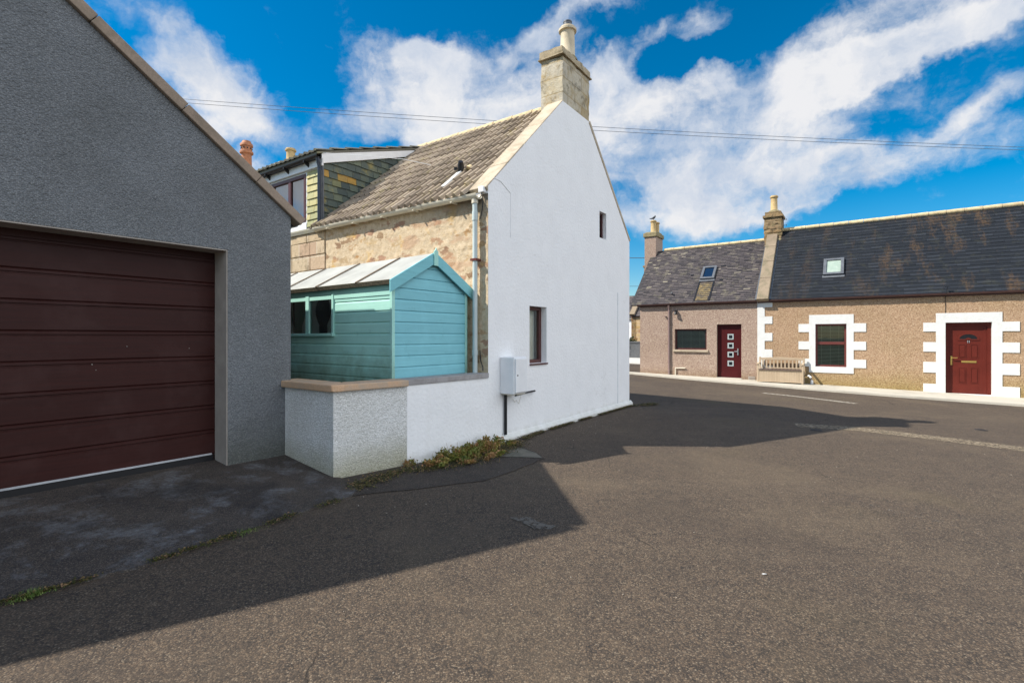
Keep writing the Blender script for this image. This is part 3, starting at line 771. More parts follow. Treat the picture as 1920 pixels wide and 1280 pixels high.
# windows in the gable
TG = lambda a, d, z: (a, d, z)
w1 = window(ho, TG, 1.02, 1.52, 1.12, 2.0, .10, .055, frame='brown_frame', back='curtain', glass='glass')
m = MB(); m.box(1.02, 1.53, -.025, .11, 1.095, 1.119); m.build('sill', 'brown_frame', w1, bevel=.004)
window(ho, TG, 3.49, 3.80, 3.44, 3.95, .075, .035, frame='brown_frame', back='none', glass='glass_dark')
m = MB(); m.tube([(4.36, -.006, .16), (4.36, -.006, 2.44)], .008, 6)
for z in (.5, .95, 1.4, 1.8, 2.2): m.box(4.345, 4.375, -.016, 0, z, z+.015)
m.build('cable', 'pvc_white', ho)
m = MB(); m.tube([(.12, -.003, 3.70), (.28, -.003, 3.69), (.52, -.003, 3.58)], .0045, 5); m.tube([(.52, -.003, 3.58), (.52, -.003, 2.95)], .003, 5)
m.build('thin_wire', 'pvc_white', ho)
# chimney on the gable
m = MB(); rnd = random.Random(3)
rough_box(m, 2.06, 3.07, .012, .44, 5.05, 6.30, .045, .011, 2)
ch = m.build('chimney', 'chimney_stone', ho)
m = MB(); m.box(2.02, 3.12, -.02, .475, 6.298, 6.318); rough_box(m, 2.035, 3.10, 0.0, .455, 6.315, 6.44, .04, .012, 5); rough_box(m, 2.09, 3.04, .05, .41, 6.43, 6.475, .05, .02, 8)
m.build('chimney_cap', 'cap_stone', ch)
m = MB(); m.lathe([(.19, 0), (.17, .05), (.15, .08)], (2.62, .22, 6.47), 14); m.build('flaunching', 'mortar_cap', ch)
o = chimney_pot(ch, (2.62, .22, 6.49), .60, .138, 'pot_buff')
m = MB(); m.lathe([(.075, -.1), (.075, .09), (.08, .09), (.08, .11), (.06, .11)], (2.62, .22, 7.09), 14); m.build('flue_liner', 'lead', ch)
# chimney at the rear gable
m = MB(); m.box(2.05, 3.0, 8.55, 9.08, 5.0, 6.12); m.box(2.0, 3.05, 8.5, 9.13, 6.12, 6.22)
ch = m.build('chimney', 'chimney_stone', ho, bevel=.02)
chimney_pot(ch, (2.5, 8.88, 6.2), .56, .125, 'pot_yellow', rim=True)
# vent and patch of mortar on the roof
sl = Vector((rxx-ex, 0, rzz-ezz)).normalized(); nn = Vector((-sl.z, 0, sl.x))
def onroof(x, y, h=0): 
    t = (x-ex)/sl.x; p = Vector((ex, y, ezz)) + sl*t + nn*(h+.05); return p
m = MB(); m.obox(onroof(.22, .95, -.02), sl*.50, Vector((0, .09, 0)), nn*.045)
vp = m.build('mortar_patch', 'white_band', ho, bevel=.012)
m = MB(); a = onroof(.62, .98, .0); m.tube([a, a+Vector((-.02, 0, .10)), a+Vector((-.05, -.03, .14))], [.05, .05, .035], 12)
m.tube([a+Vector((-.06, .06, .02)), a+Vector((-.07, .06, .06))], .03, 10)
v = m.build('vent_pipe', 'pvc_black', ho)
m = MB(); a = onroof(.62, .82, .01); m.tube([a, a+Vector((.03, -.02, .05))], [.06, .035], 9); m.build('sealant', 'ridge_mortar', v)
# dormer
y0, y1 = 3.75, 7.3
m = MB(); m.prism([(.03, 3.47), (.03, 4.70), (2.40, 5.50), (2.40, 5.45)], y0, y0+.10, XZ)
m.prism([(.03, 3.47), (.03, 4.70), (2.40, 5.50), (2.40, 5.45)], y1-.1, y1, XZ)
m.prism(rect(y0+.1, y1-.1, 3.47, 4.70), .03, .13, YZ, holes=[rect(4.27, 6.3, 3.65, 4.53)])
do = m.build('dormer', 'pvc_white', ho)
m = MB()
def in_cheek(a, b): 
    x = .03+a; z = 3.50+b; return z > 3.50+.845*(x) and z < 4.665+(x)*.333
slates(m, (.04, y0-.002, 3.50), (1, 0, 0), (0, 0, 1), (0, -1, 0), 2.3, 2.0, .128, .20, .012, .1, in_cheek, .006, .02)
m.build('slate_hanging', 'slate_hung', do)
m = MB(); slates(m, (.028, 4.215, 3.53), (0, -1, 0), (0, 0, 1), (-1, 0, 0), .455, 1.02, .128, .22, .012, .1, None, .006, .02)
m.build('slate_hanging', 'slate_pale', do)
m = MB(); m.prism([(-.02, 4.60), (-.02, 4.775), (2.42, 5.585), (2.30, 5.42)], y0-.05, y0-.022, XZ)
m.box(-.02, .012, y0-.05, y1, 4.565, 4.70); m.box(.0, .028, 4.21, y1, 3.465, 3.615)
m.build('white_fascia', 'pvc_white', do, bevel=.003)
m = MB(); m.prism([(.03, 3.50), (2.0, 5.16), (2.0, 5.22), (.03, 3.56)], y0-.10, y0-.03, XZ); m.prism([(-.04, 3.475), (2.0, 5.20), (2.0, 5.25), (-.04, 3.525)], y0-.20, y0-.09, XZ)
m.build('flashing', 'lead', do)
m = MB(); m.prism([(.0, 3.5), (.0, 4.58), (.03, 4.58), (.03, 3.5)], y0-.035, y0+.02, XZ); m.build('corner_trim', 'lead', do)
m = MB(); m.prism([(-.12, 4.745), (2.45, 5.605), (2.45, 5.64), (-.12, 4.78)], y0-.06, y1+.06, XZ)
roof_tiles(m, -.13, 4.775, 2.47, 5.65, y0-.07, y1+.05, .33, .15, step=.035); m.build('dormer_roof', 'roof_tile_dark', do, fix=False)
m = MB(); half_gutter(m, y0-.05, y1, -.085, 4.735, .055); 
for y in (4.1, 4.75, 5.4): m.prism([(-.02, 4.60), (-.02, 4.68), (-.13, 4.70), (-.13, 4.67)], y-.012, y+.012, XZ)
m.build('dormer_gutter', 'pvc_black', do)
m = MB(); m.tube([(-.085, y0-.01, 4.70), (-.06, y0-.01, 4.6), (-.045, y0-.01, 4.5), (-.045, y0-.01, 3.50)], .034, 12); m.build('dormer_downpipe', 'pvc_dark', do)
TE = lambda a, d, z: (d, a, z)
TD = lambda a, d, z: (.03+d-.03, a, z)
window(ho, TD, 4.27, 6.3, 3.65, 4.53, .02, .06, mull=(4.80, 5.4, 5.85), frame='brown_frame', glass='glass_sky', back='curtain')
m = MB(); m.tube([(-.03, 3.72, 4.79), (.4, 3.1, 4.73), (.8, 2.55, 4.68), (1.25, 2.15, 4.60)], .0045, 5); m.build('phone_wire', 'pvc_white', ho)

# ------------------------------------------------------------------ meter box and pipes on the gable
mt = thing('meter_box', 'white plastic meter box fixed low on the white gable wall', 'meter box', H.w(.26, 0, .74), H.rz)
m = MB(); m.box(0, .32, -.24, -.001, 0, .51); m.build('case', 'pvc_white', mt, bevel=.014)
m = MB(); m.box(.018, .304, -.262, -.239, .02, .49); dd = m.build('door', 'pvc_white', mt, bevel=.01)
m = MB(); m.tube([(.06, -.262, .26), (.06, -.267, .26)], .011, 10); m.build('lock', 'pvc_black', dd)
m = MB(); m.tube([(.10, -.03, .0), (.10, -.03, -.58)], .021, 12); m.build('pipe', 'pvc_black', mt)
m = MB(); m.tube([(.055, -.225, -.015), (.3, -.16, -.02), (.62, -.07, -.03), (.86, -.03, -.035)], .014, 10)
m.build('conduit', 'pvc_black', mt)
m = MB(); m.box(.03, .30, -.225, -.01, -.012, -.001); m.build('bracket', 'pvc_cream', mt)
m = MB(); m.tube([(.30, -.01, -.10), (.36, -.008, -.16), (.40, -.008, -.13), (.46, -.008, -.19), (.52, -.008, -.07), (.58, -.008, -.05)], .0025, 5); m.build('loose_wire', 'pvc_cream', mt)

# ------------------------------------------------------------------ low walls
A, B, C = (-2.216, 1.30), (-2.233, .238), (-1.385, .085)
lw = thing('garden_wall', 'low pebble-dashed wall with sandstone coping joined to the garage corner', 'wall', (H.ox, H.oy, 0), H.rz)
def inset(a, b, c, t):
    def nrm(p, q): d = Vector((q[0]-p[0], q[1]-p[1])).normalized(); return Vector((-d.y, d.x))
    n1 = nrm(a, b); n2 = nrm(b, c); s = (n1+n2); return Vector(b)+s*(t/(1+n1.dot(n2)))
def offs(p, q, t): d = Vector((q[0]-p[0], q[1]-p[1])).normalized(); return Vector((-d.y, d.x))*t
def band(o, i):     # closed loop of outer then inner points
    P = [Vector(A)+offs(A, B, o), inset(A, B, C, o), Vector(C)+offs(B, C, o)]
    Q = [Vector(A)+offs(A, B, i), inset(A, B, C, i), Vector(C)+offs(B, C, i)]
    return P, Q
P_, Q_ = band(0, .2)
m = MB(); m.prism([tuple(p) for p in P_]+[tuple(q) for q in reversed(Q_)], -.1, .972, XY); m.build('wall', 'harl_wall', lw)
P_, Q_ = band(-.045, .24)
m = MB()
for i, ext in ((0, 0), (1, 1)):
    a, b, c, d = P_[i], P_[i+1], Q_[i+1], Q_[i]
    m.prism([tuple(x) for x in (a, b, c, d)], .974, 1.045, XY)
cp = m.build('coping', 'coping_orange', lw, bevel=.012)
ww = thing('yard_wall', 'low white rendered wall with thin grey coping running to the white gable', 'wall', (*H.w(-1.385, .085)[:2], 0), H.rz)
ox, oy = 1.385, -.085
m = MB(); m.prism([(0.002, .0), (1.385, -.085), (1.385, .115), (.03, .195)], -.1, .978, XY)
m.build('wall', 'white_render', ww)
m = MB(); m.prism([(0.0, .004), (1.387, -.082), (1.387, -.12), (0, -.03)], -.2, .085, XY); m.build('plinth', 'white_smooth', ww, bevel=.01)
m = MB(); m.prism([(0.012, -.012), (1.38, -.105), (1.38, .14), (.03, .225)], .979, 1.045, XY); m.build('coping', 'coping_grey', ww, bevel=.01)

# ------------------------------------------------------------------ shed
SH = Frame(*H.w(-1.365, .35)[:2], R(53.2)); g1 = gz(SH.ox, SH.oy)
sh = thing('shed', 'turquoise shiplap garden shed with pale felt roof squeezed behind the low wall', 'shed', (SH.ox, SH.oy, g1), SH.rz)
W, LN, EZ, AZ = 1.25, 3.5, 2.06, 2.40
bh = .1335
def board(m, p0, p1, out, z0, z1, tint):
    """one shiplap board between two plan points; out = outward unit; clipped top handled by caller"""
    p0, p1, out = Vector(p0), Vector(p1), Vector(out)
    pr = [(0, z0), (.014, z0+.002), (.014, z1-.028), (.010, z1-.016), (.004, z1-.008), (.0, z1-.006), (0, z1)]
    vs = []
    for d, z in pr:
        for p in (p0, p1): q = p+out*d; vs.append((q.x, q.y, z))
    n = len(pr); m.add(vs, [(2*i, 2*i+1, 2*i+3, 2*i+2) for i in range(n-1)], tint)
m = MB(); z = .02
while z < AZ-.02:
    z1 = min(z+bh, AZ); zt = z1-.01
    cut = 0 if z1 < EZ else (z1-EZ)/(AZ-EZ)*W/2
    if z1 >= EZ:   # trapezoid board
        c0 = max(0, (z-EZ))/(AZ-EZ)*W/2; c1 = min(W/2-.001, (z1-EZ)/(AZ-EZ)*W/2)
        m.add([(c0, -.014, z+.002), (W-c0, -.014, z+.002), (W-c1, -.014, zt), (c1, -.014, zt), (c0, 0, z), (W-c0, 0, z), (W-c1, -.001, z1), (c1, -.001, z1)],
              [(0, 1, 2, 3), (4, 5, 1, 0), (3, 2, 6, 7)], random.random())
    else: board(m, (0, 0), (W, 0), (0, -1), z, z1, random.random())
    z += bh
m.build('gable_boards', 'shed_wood', sh)
wy0, wy1 = 1.17, 2.32; wz0, wz1 = 1.50, 1.99
m = MB(); z = .02
while z < EZ:
    z1 = min(z+bh, EZ)
    if z1 > wz0+.005 and z < wz1+.03:
        board(m, (0, .0), (0, wy0-.03), (-1, 0), z, z1, random.random()); board(m, (0, wy1+.03), (0, LN), (-1, 0), z, z1, random.random())
    else: board(m, (0, 0), (0, LN), (-1, 0), z, z1, random.random())
    z += bh
m.add([(W, 0, 0), (W, LN, 0), (W, LN, EZ), (W, 0, EZ)], [(0, 1, 2, 3)]); m.add([(0, LN, 0), (W, LN, 0), (W, LN, EZ), (W/2, LN, AZ), (0, LN, EZ)], [(0, 1, 2, 3, 4)])
m.build('side_boards', 'shed_side', sh)
m = MB(); m.box(-.024, .02, -.024, .02, 0, EZ-.02); m.box(W-.02, W+.022, -.024, .02, 0, EZ-.02)
m.box(-.022, 0, .02, LN, EZ-.13, EZ-.01)
m.build('corner_trim', 'shed_side', sh, bevel=.003)
pt = (wy0+wy1)/2
m = MB(TE)
for a, b in ((wy0-.04, wy0), (1.70, 1.78), (wy1, wy1+.04)): m.box(a, b, -.03, .03, wz0-.02, wz1+.03)
m.box(wy0, wy1, -.028, .03, wz1, wz1+.035)
fr = m.build('window', 'shed_side', sh, bevel=.003)
m = MB(TE); m.box(wy0-.05, wy1+.05, -.05, .03, wz0-.05, wz0-.012); m.build('sill', 'shed_side', fr, bevel=.004)
for a, b in ((wy0, 1.70), (1.78, wy1)):
    m = MB(TE); m.add([(a, -.005, wz0-.012), (b, -.005, wz0-.012), (b, -.005, wz1), (a, -.005, wz1)], [face_out(TE)]); m.build('pane', 'glass', fr, fix=False)
for a, b, s in ((wy0+.01, wy0+.17, 1), (1.53, 1.69, -1), (1.79, 1.95, 1), (wy1-.14, wy1-.01, -1)):      # gathered net curtains inside
    m = MB(TE); n = 12; vs = []
    for k in range(9):
        zz_ = wz1-.02-(wz1-wz0)*k/8; sq = 1-.55*math.sin(math.pi*min(1, k/6))
        for i in range(n+1):
            q = (a+(b-a)*sq*i/n) if s > 0 else (b-(b-a)*sq*i/n)
            vs.append((q, .016+.006*math.sin(i*1.7), zz_))
    m.add(vs, [(k*(n+1)+i, k*(n+1)+i+1, (k+1)*(n+1)+i+1, (k+1)*(n+1)+i) for k in range(8) for i in range(n)], None, True)
    m.build('net_curtain', 'curtain', fr, fix=False)
m = MB(); m.box(.45, .47, .9, 2.6, 1.1, 2.05); m.build('inner_screen', 'room', fr)  # near-black board added behind the shed panes to keep them dark
# shed roof
rs = Vector((W/2+.06, 0, (AZ+.07)-(EZ+.02))).normalized()
m = MB(); e0 = Vector((-.075, -.05, EZ-.005+.02)); ap = Vector((W/2, -.05, AZ+.07))
Lr = ap-e0; nr = Vector((-Lr.z, 0, Lr.x)).normalized()
m.obox(e0, Lr, Vector((0, LN+.1, 0)), nr*.022)
e1 = Vector((W+.075, -.05, EZ+.015)); Lr2 = ap-e1; nr2 = Vector((Lr2.z, 0, -Lr2.x)).normalized()
m.obox(e1, Lr2, Vector((0, LN+.1, 0)), nr2*.022)
rf = m.build('roof', 'felt', sh)
m = MB(); m.obox(e0-Vector((.006, 0, 0))-nr*.03, Vector((.012, 0, .004)), Vector((0, LN+.1, 0)), nr*.055); m.build('felt_edge', 'edge_felt', rf)
for i, yb in enumerate((.60, 1.46, 2.30, 3.1)):
    m = MB(); m.obox(e0+Vector((-.01, yb, 0))+nr*.0225, Lr*.985, Vector((0, .022, 0)), nr*.012); m.build('roof_batten', 'batten', rf)
m = MB()
def barge(m, e, ap_, wdt, y):
    d = (ap_-e).normalized(); n_ = Vector((-d.z, 0, d.x)); n_ = n_ if n_.z > 0 else -n_
    a = e+Vector((0, 0, .03)); b = ap_+Vector((0, 0, .03))
    vs = [a, b, b-Vector((0, 0, wdt*1.15)), a-Vector((0, 0, wdt*1.15))]
    pr = [(v.x, v.z) for v in vs]; m.prism(pr, y-.02, y, XZ)
barge(m, Vector((-.085, 0, EZ+.005)), Vector((W/2-.001, 0, AZ+.075)), .125, -.051)
bb = m.build('bargeboard', 'shed_trim', sh, bevel=.003)
m = MB(); barge(m, Vector((W+.085, 0, EZ+.005)), Vector((W/2+.001, 0, AZ+.075)), .125, -.051); m.build('bargeboard', 'shed_trim', sh, bevel=.003)
m = MB(); m.prism([(W/2-.035, AZ-.07), (W/2+.035, AZ-.07), (W/2+.035, AZ+.11), (W/2+.012, AZ+.13), (W/2, AZ+.16), (W/2-.012, AZ+.13), (W/2-.035, AZ+.11)], -.088, -.072, XZ)
m.build('finial', 'shed_side', sh, bevel=.003)
# pallet-dark clutter strip: timber bearer at the foot of the shed inside the wall
b = thing('drying_frame', 'thin dark metal bracket standing beyond the far end of the shed roof', 'bracket', H.w(-.25, 2.7, 0), H.rz)
m = MB(); m.tube([(-.55, .6, 2.36), (0, 0, 2.42), (0, 0, 2.28)], .014, 8); m.tube([(-.55, .6, 2.36), (-.55, .6, 0.1)], .014, 8); m.tube([(0, 0, 2.28), (.22, 0, 2.24)], .012, 8); m.build('rail', 'iron', b)

# ------------------------------------------------------------------ cottages
def cottage_base(name, label, ya, yb, eave, ridge, wallmat, holes, depth=5.0, endL=0.0, x0=0.0):
    """ya > yb ; front wall x=0 with openings"""
    c = K.w(x0, yb); t = thing(name, label, 'house', (K.ox, K.oy, 0), K.rz)
    m = MB(); m.prism(rect(yb, ya, -.5, eave), x0, x0+.3, YZ, holes=holes)
    m.prism(rect(yb, ya, -.5, eave), depth-.3, depth, YZ)
    return t, m
# --- left cottage
cl, m = cottage_base('pink_cottage', 'small pinkish pebble-dashed cottage with old mottled slates and dark maroon door', 3.02, -1.187, 2.79, 5.3, 'dash_pink',
                     [rect(.50, 1.66, 1.055, 1.83), rect(-.675, .145, -.3, 1.985)])
for y in (3.02,): 
    m.prism([(.3, -.5), (4.7, -.5), (4.7, 2.79), (2.5, 5.02), (.3, 2.82)], 2.78, 3.02, XZ)
m.prism([(.3, -.5), (4.7, -.5), (4.7, 2.79), (2.5, 5.02), (.3, 2.82)], -1.187, -.99, XZ)
m.build('wall', 'dash_pink', cl)
def slope_slates(mat, par, yR, yL, ez, ridge, xr, gauge, w, jit, inside=None, base=None, th=.012, tilt=.016, name='roof', matb='slate_dark'):
    m = MB(); a = Vector((-.10, yL, ez)); b = Vector((xr, yL, ridge)); V = (b-a); Ls = V.length; V.normalize()
    N = Vector((-V.z, 0, V.x)); m.obox(Vector((-.10, yR, ez-.05)), V*Ls, Vector((0, yL-yR, 0)), N*.045, .0)
    slates(m, a+N*.0, (0, -1, 0), V, N, yL-yR, Ls, gauge, w, th, jit, inside, .006, tilt)
    m.obox(Vector((xr, yR, ridge-.05)), Vector((xr+.1, 0, ez-ridge)), Vector((0, yL-yR, 0)), Vector((.03, 0, .04)), .2)
    return m.build(name, mat, par), V, N
rl, V1, N1 = slope_slates('slate_grey', cl, -1.2, 3.36, 2.80, 5.27, 2.45, .10, .19, .35, inside=lambda a, b: a > .30-.30*min(1, b/3.1)+random.uniform(-.05, .03))
m = MB(); y = -1.1
while y < 2.85: m.tube([(2.45, y, 5.29), (2.45, y+.43, 5.29)], [.075, .07], 10); y += .44
m.build('ridge', 'ridge_mortar', rl)
m = MB(); m.box(2.15, 3.05, 3.12, 3.62, -.1, 5.88)
ch = m.build('chimney', 'dash_pink', cl)
m = MB(); m.box(2.10, 3.10, 3.07, 3.67, 5.88, 6.06); m.prism([(2.1, 6.06), (3.1, 6.06), (2.9, 6.13), (2.3, 6.13)], 3.12, 3.62, XZ); m.build('chimney_cap', 'mortar_cap', ch, bevel=.02)
chimney_pot(ch, (2.45, 3.33, 6.08), .56, .12, 'pot_yellow'); chimney_pot(ch, (2.72, 3.28, 6.08), .52, .12, 'pot_yellow')
# gutter, downpipes
m = MB(); half_gutter(m, -1.2, 3.10, -.10, 2.79, .055); m.box(-.02, .0, -1.18, 3.02, 2.70, 2.80); m.build('gutter', 'pvc_brown', cl)
m = MB(); m.tube([(-.10, 1.86, 2.74), (-.06, 1.86, 2.62), (-.05, 1.86, 2.5), (-.05, 1.86, .10)], .036, 12)
for z in (2.1, .55, .2): m.tube([(-.05, 1.86, z), (-.05, 1.86, z+.06)], .045, 12)
m.build('downpipe', 'pvc_mauve', cl)
m = MB(); m.tube([(-.04, 1.62, .07), (-.04, 1.62, .36), (-.04, 1.25, .37)], .022, 10); m.build('waste_pipe', 'pvc_cream', cl)
m = MB(); m.box(-.12, 0, 1.56, 1.64, 2.46, 2.54); m.tube([(-.09, 1.60, 2.46), (-.11, 1.60, 2.38)], [.05, .07], 12); m.build('wall_lamp', 'pvc_black', cl)
m = MB(); m.tube([(-.005, 1.99, 2.32), (-.06, 1.99, 2.30)], .03, 10); m.build('vent', 'pvc_mauve', cl)
w1 = window(cl, TE, .50, 1.66, 1.055, 1.83, .09, .055, frame='brown_frame', back='blind')
m = MB(TE); m.box(.44, 1.72, -.06, .09, .975, 1.054); m.build('sill', 'skew', w1, bevel=.006)
m = MB(TE); m.box(1.62, 1.70, -.004, .0, 1.056, 1.88); m.box(.46, .54, -.004, .0, 1.056, 1.88); 
m = MB(TE); m.box(-.671, -.60, .10, .17, -.1, 1.981); m.box(.07, .141, .10, .17, -.1, 1.981); m.box(-.60, .07, .10, .17, 1.91, 1.981); m.box(-.60, .07, .115, .16, -.1, 1.91)
m.box(-.58, .05, .108, .115, .07, .26)
dr = m.build('door', 'maroon_door', cl, bevel=.005)
for k in range(4):
    zc = 1.54-.318*k
    m = MB(TE); m.box(-.40, -.20, .105, .116, zc-.10, zc+.10); m.build('glazed_square', 'frosted', dr)
    m = MB(TE); m.box(-.355, -.245, .098, .106, zc-.055, zc+.055); m.build('glass_inset', 'glass_dark', dr)
m = MB(TE); m.box(-.56, -.525, .09, .116, .88, 1.12); m.box(-.56, -.43, .075, .09, 1.0, 1.03); m.build('handle', 'steel', dr)
m = MB(TE); m.box(-.70, .17, -.08, .10, -.15, .075); m.build('doorstep', 'kerb', cl, bevel=.01)
m = MB(TE); m.box(-1.12, -.90, -.012, .0, .02, .16)
for k in range(6): m.box(-1.10, -.92, -.018, -.012, .035+k*.02, .045+k*.02)
m.build('air_vent', 'jamb', cl)
# roof window
def roof_window(par, V, N, ya, x, wy, ws, matf, glassm, eave, slope_len):
    o = Vector((-.10, ya, eave)) + V*x + N*.03
    m = MB(); Y = Vector((0, -1, 0)); f = .09
    m.obox(o, Y*wy, V*f, N*.07); m.obox(o+V*(ws-f), Y*wy, V*f, N*.07)
    m.obox(o+V*f, Y*f, V*(ws-2*f), N*.07); m.obox(o+V*f+Y*(wy-f), Y*f, V*(ws-2*f), N*.07)
    w = m.build('roof_window', matf, par, bevel=.008)
    m = MB(); m.obox(o+V*f+Y*f, Y*(wy-2*f), V*(ws-2*f), N*.03); m.build('pane', glassm, w)
    m = MB(); m.obox(o-Y*.02-V*.10-N*.008, Y*(wy+.04), V*.11, N*.012); m.build('flashing', 'lead', w)
    return w
t_ = NT('deepglass'); M['deepglass'] = t_.fin((.006, .02, .05, 1), .25, None, .3)
t_ = NT('fanglass'); M['fanglass'] = t_.fin((.012, .012, .014, 1), .3, None, .3)
roof_window(cl, V1, N1, .94, 1.30, .52, .76, 'lead', 'deepglass', 2.80, 1)
# patched slates under it: ochre lichen, with dark gaps either side
m = MB(); slates(m, Vector((-.10, .90, 2.80))+V1*.10+N1*.006, (0, -1, 0), V1, N1, .46, 1.06, .115, .2, .012, .3, None, .006, .022)
t = NT('slate_ochre'); M['slate_ochre'] = t.fin(t.mix(t.grey(t.noise(9, 5, .7), .42, .66), (.085, .07, .05, 1), (.24, .175, .07, 1)), .8, t.bump(t.noise(30, 4), .4, .005))
m.build('ochre_slates', 'slate_ochre', rl)
for (ya_, v_, w_, l_) in ((.96, .08, .05, 1.1), (.44, .08, .06, 1.08), (1.34, 1.60, .09, .09), (.22, 1.20, .12, .08), (.30, 2.05, .16, .08)):
    m = MB(); m.obox(Vector((-.10, ya_, 2.80))+V1*v_+N1*.009, Vector((0, -w_, 0)), V1*l_, N1*.022); m.build('roof_gap', 'pvc_black', rl)
m = MB(); a = Vector((-.10, 1.82, 2.80))+V1*.5; m.tube([a, a+N1*.10, a+N1*.12+Vector((-.05, 0, .0))], .03, 8); m.build('slate_vent', 'lead', rl)
# bird on the pot
m = MB(); m.lathe([(.004, -.11), (.03, -.07), (.05, 0), (.045, .06), (.02, .1), (.004, .115)], (0, 0, 0), 10)
m.T = None
bd = m.build('bird', 'bird', None); bd.data.transform(Matrix.Rotation(R(62), 4, 'Y')); 
m = MB(); m.lathe([(.004, -.035), (.03, -.015), (.034, .01), (.02, .035), (.004, .045)], (.085, 0, .075), 8); m.tube([(.11, 0, .08), (.15, 0, .078)], [.009, .002], 6); m.tube([(-.07, 0, -.03), (-.20, 0, -.05)], [.03, .012], 6); m.tube([(0, .012, -.03), (0, .012, -.115)], .005, 5); m.tube([(0, -.012, -.03), (0, -.012, -.115)], .005, 5)
hd = m.build('tmp', 'bird')
import bmesh as _b
bm = _b.new(); bm.from_mesh(bd.data); bm.from_mesh(hd.data); bm.to_mesh(bd.data); bm.free(); bpy.data.objects.remove(hd)
bd.location = K.w(2.45, 3.33, 6.08+.56+.115); bd.rotation_euler = (0, 0, R(20)); tag(bd, 'small dark bird perched on the chimney pot of the pink cottage', 'bird')

# --- right cottage
EH, RH = 2.79, 5.60
QO = -1.187
cr, m = cottage_base('brown_cottage', 'long brown pebble-dashed cottage with white painted quoins and dark slate roof', QO-.003, -13.0, EH, RH, 'dash_tan',
                     [rect(-3.76, -2.90, .56, 1.96), rect(-7.124, -6.12, -.4, 1.955)])
m.prism([(.3, -.5), (4.7, -.5), (4.7, EH), (2.5, 5.35), (.3, EH)], -13, -12.8, XZ)
m.build('wall', 'dash_tan', cr)
rr_, V2, N2 = slope_slates('slate_dark', cr, -13.1, -1.50, 2.80, 5.57, 2.45, .16, .30, .12)
m = MB(); y = -13
while y < -1.75: m.tube([(2.45, y, 5.60), (2.45, y+.43, 5.60)], [.08, .074], 10); y += .44
m.build('ridge', 'ridge_mortar', rr_)
m = MB()   # raised skew between the two roofs
for a, b in ((-.08, 1.0), (1.0, 1.9), (1.9, 2.75), (2.75, 3.55)):
    m.obox(Vector((-.10, -1.555, 2.80))+V2*a+N2*.0, V2*(b-a-.006), Vector((0, .36, 0)), N2*.13)
m.build('skew_coping', 'skew_dark', cr, bevel=.015)
m = MB(); m.obox(Vector((-.10, -1.62, 2.80))+V2*.0+N2*.0, V2*3.6, Vector((0, .06, 0)), N2*.025); m.obox(Vector((-.10, -1.195, 2.80))+V1*.0+N1*.0, V1*3.5, Vector((0, .07, 0)), N1*.03); m.build('flashing', 'lead', cr)
m = MB()
rnd = random.Random(8); z = 4.9
while z < 6.05:
    hh = rnd.uniform(.13, .2); j = rnd.uniform(-.02, .02); rough_box(m, 2.14+j, 2.85, -1.68+rnd.uniform(-.02, .02), -1.09+rnd.uniform(-.02, .02), z, z+hh-.004, .06, .022, z); z += hh
ct = z
m.box(2.10, 2.9, -1.73, -1.05, ct, ct+.09); m.box(2.16, 2.84, -1.66, -1.12, ct+.09, ct+.22)
ch = m.build('chimney', 'chimney_brown', cr)
m = MB(); m.box(2.05, 2.35, -1.70, -1.42, 4.75, 5.25); m.build('chimney_haunch', 'mortar_cap', ch, bevel=.06)
m = MB(); m.lathe([(.25, 0), (.2, .07), (.14, .12)], (2.5, -1.39, ct+.22), 12); m.build('flaunching', 'mortar_cap', ch)
chimney_pot(ch, (2.5, -1.39, ct+.27), .62, .125, 'pot_yellow')
m = MB()
for z in (6.0, 5.78):
    m.tube([(2.45, -1.65, z), (2.45, -1.83, z)], .008, 6); m.tube([(2.45, -1.82, z-.03), (2.45, -1.82, z+.03)], .008, 6)
m.tube([(2.45, -1.72, 5.6), (2.45, -1.72, 6.1)], .01, 6)
m.build('aerial', 'lead', ch)
m = MB(); half_gutter(m, -13, -1.2, -.10, 2.79, .055); m.box(-.02, 0, -13, -1.2, 2.70, 2.80)
for y in [-1.8-i*.95 for i in range(12)]: half_gutter(m, y-.03, y+.03, -.10, 2.789, .061)
m.build('gutter', 'pvc_brown', cr)
roof_window(cr, V2, N2, -3.09, 1.02, .58, .80, 'lead', 'skyblind', 2.80, 1)
# white painted quoins and margins
def margin(par, name, polys, d=.018, holes=()):
    m = MB()
    for i, p in enumerate(polys): m.prism(p, -d, 0.0, YZ, holes=holes if i == 0 else ())
    return m.build(name, 'white_band', par, bevel=.004)
g_j = -.06
loop = [(-1.19, g_j), (-1.19, 2.74)]
for zt_, zb_ in ((2.74, 2.55), (2.234, 1.979), (1.669, 1.396), (1.105, .813)): loop += [(-1.655, zt_), (-1.655, zb_), (-1.42, zb_)] if zt_ == 2.74 else [(-1.42, zt_), (-1.655, zt_), (-1.655, zb_), (-1.42, zb_)]
loop += [(-1.42, .55), (-1.655, .55), (-1.655, .28), (-1.42, .28), (-1.42, g_j)]
margin(cr, 'quoins', [loop])
def surround(yl, yr, zb, zt, teeth, tl, tr, hole):
    """yl > yr; outline with teeth on both sides, hole cut through"""
    L = [(yl, zt)]; 
    for a, b in teeth: L += [(yl, a), (tl, a), (tl, b), (yl, b)]
    if teeth[-1][1] > zb+.01: L.append((yl, zb))
    Rr = [(yr, zt)]
    for a, b in teeth: Rr += [(yr, a), (tr, a), (tr, b), (yr, b)]
    if teeth[-1][1] > zb+.01: Rr.append((yr, zb))
    return L + list(reversed(Rr))
ws = surround(-2.73, -3.94, .375, 2.25, [(1.96, 1.692), (1.386, 1.12), (.82, .56)], -2.43, -4.26, None)
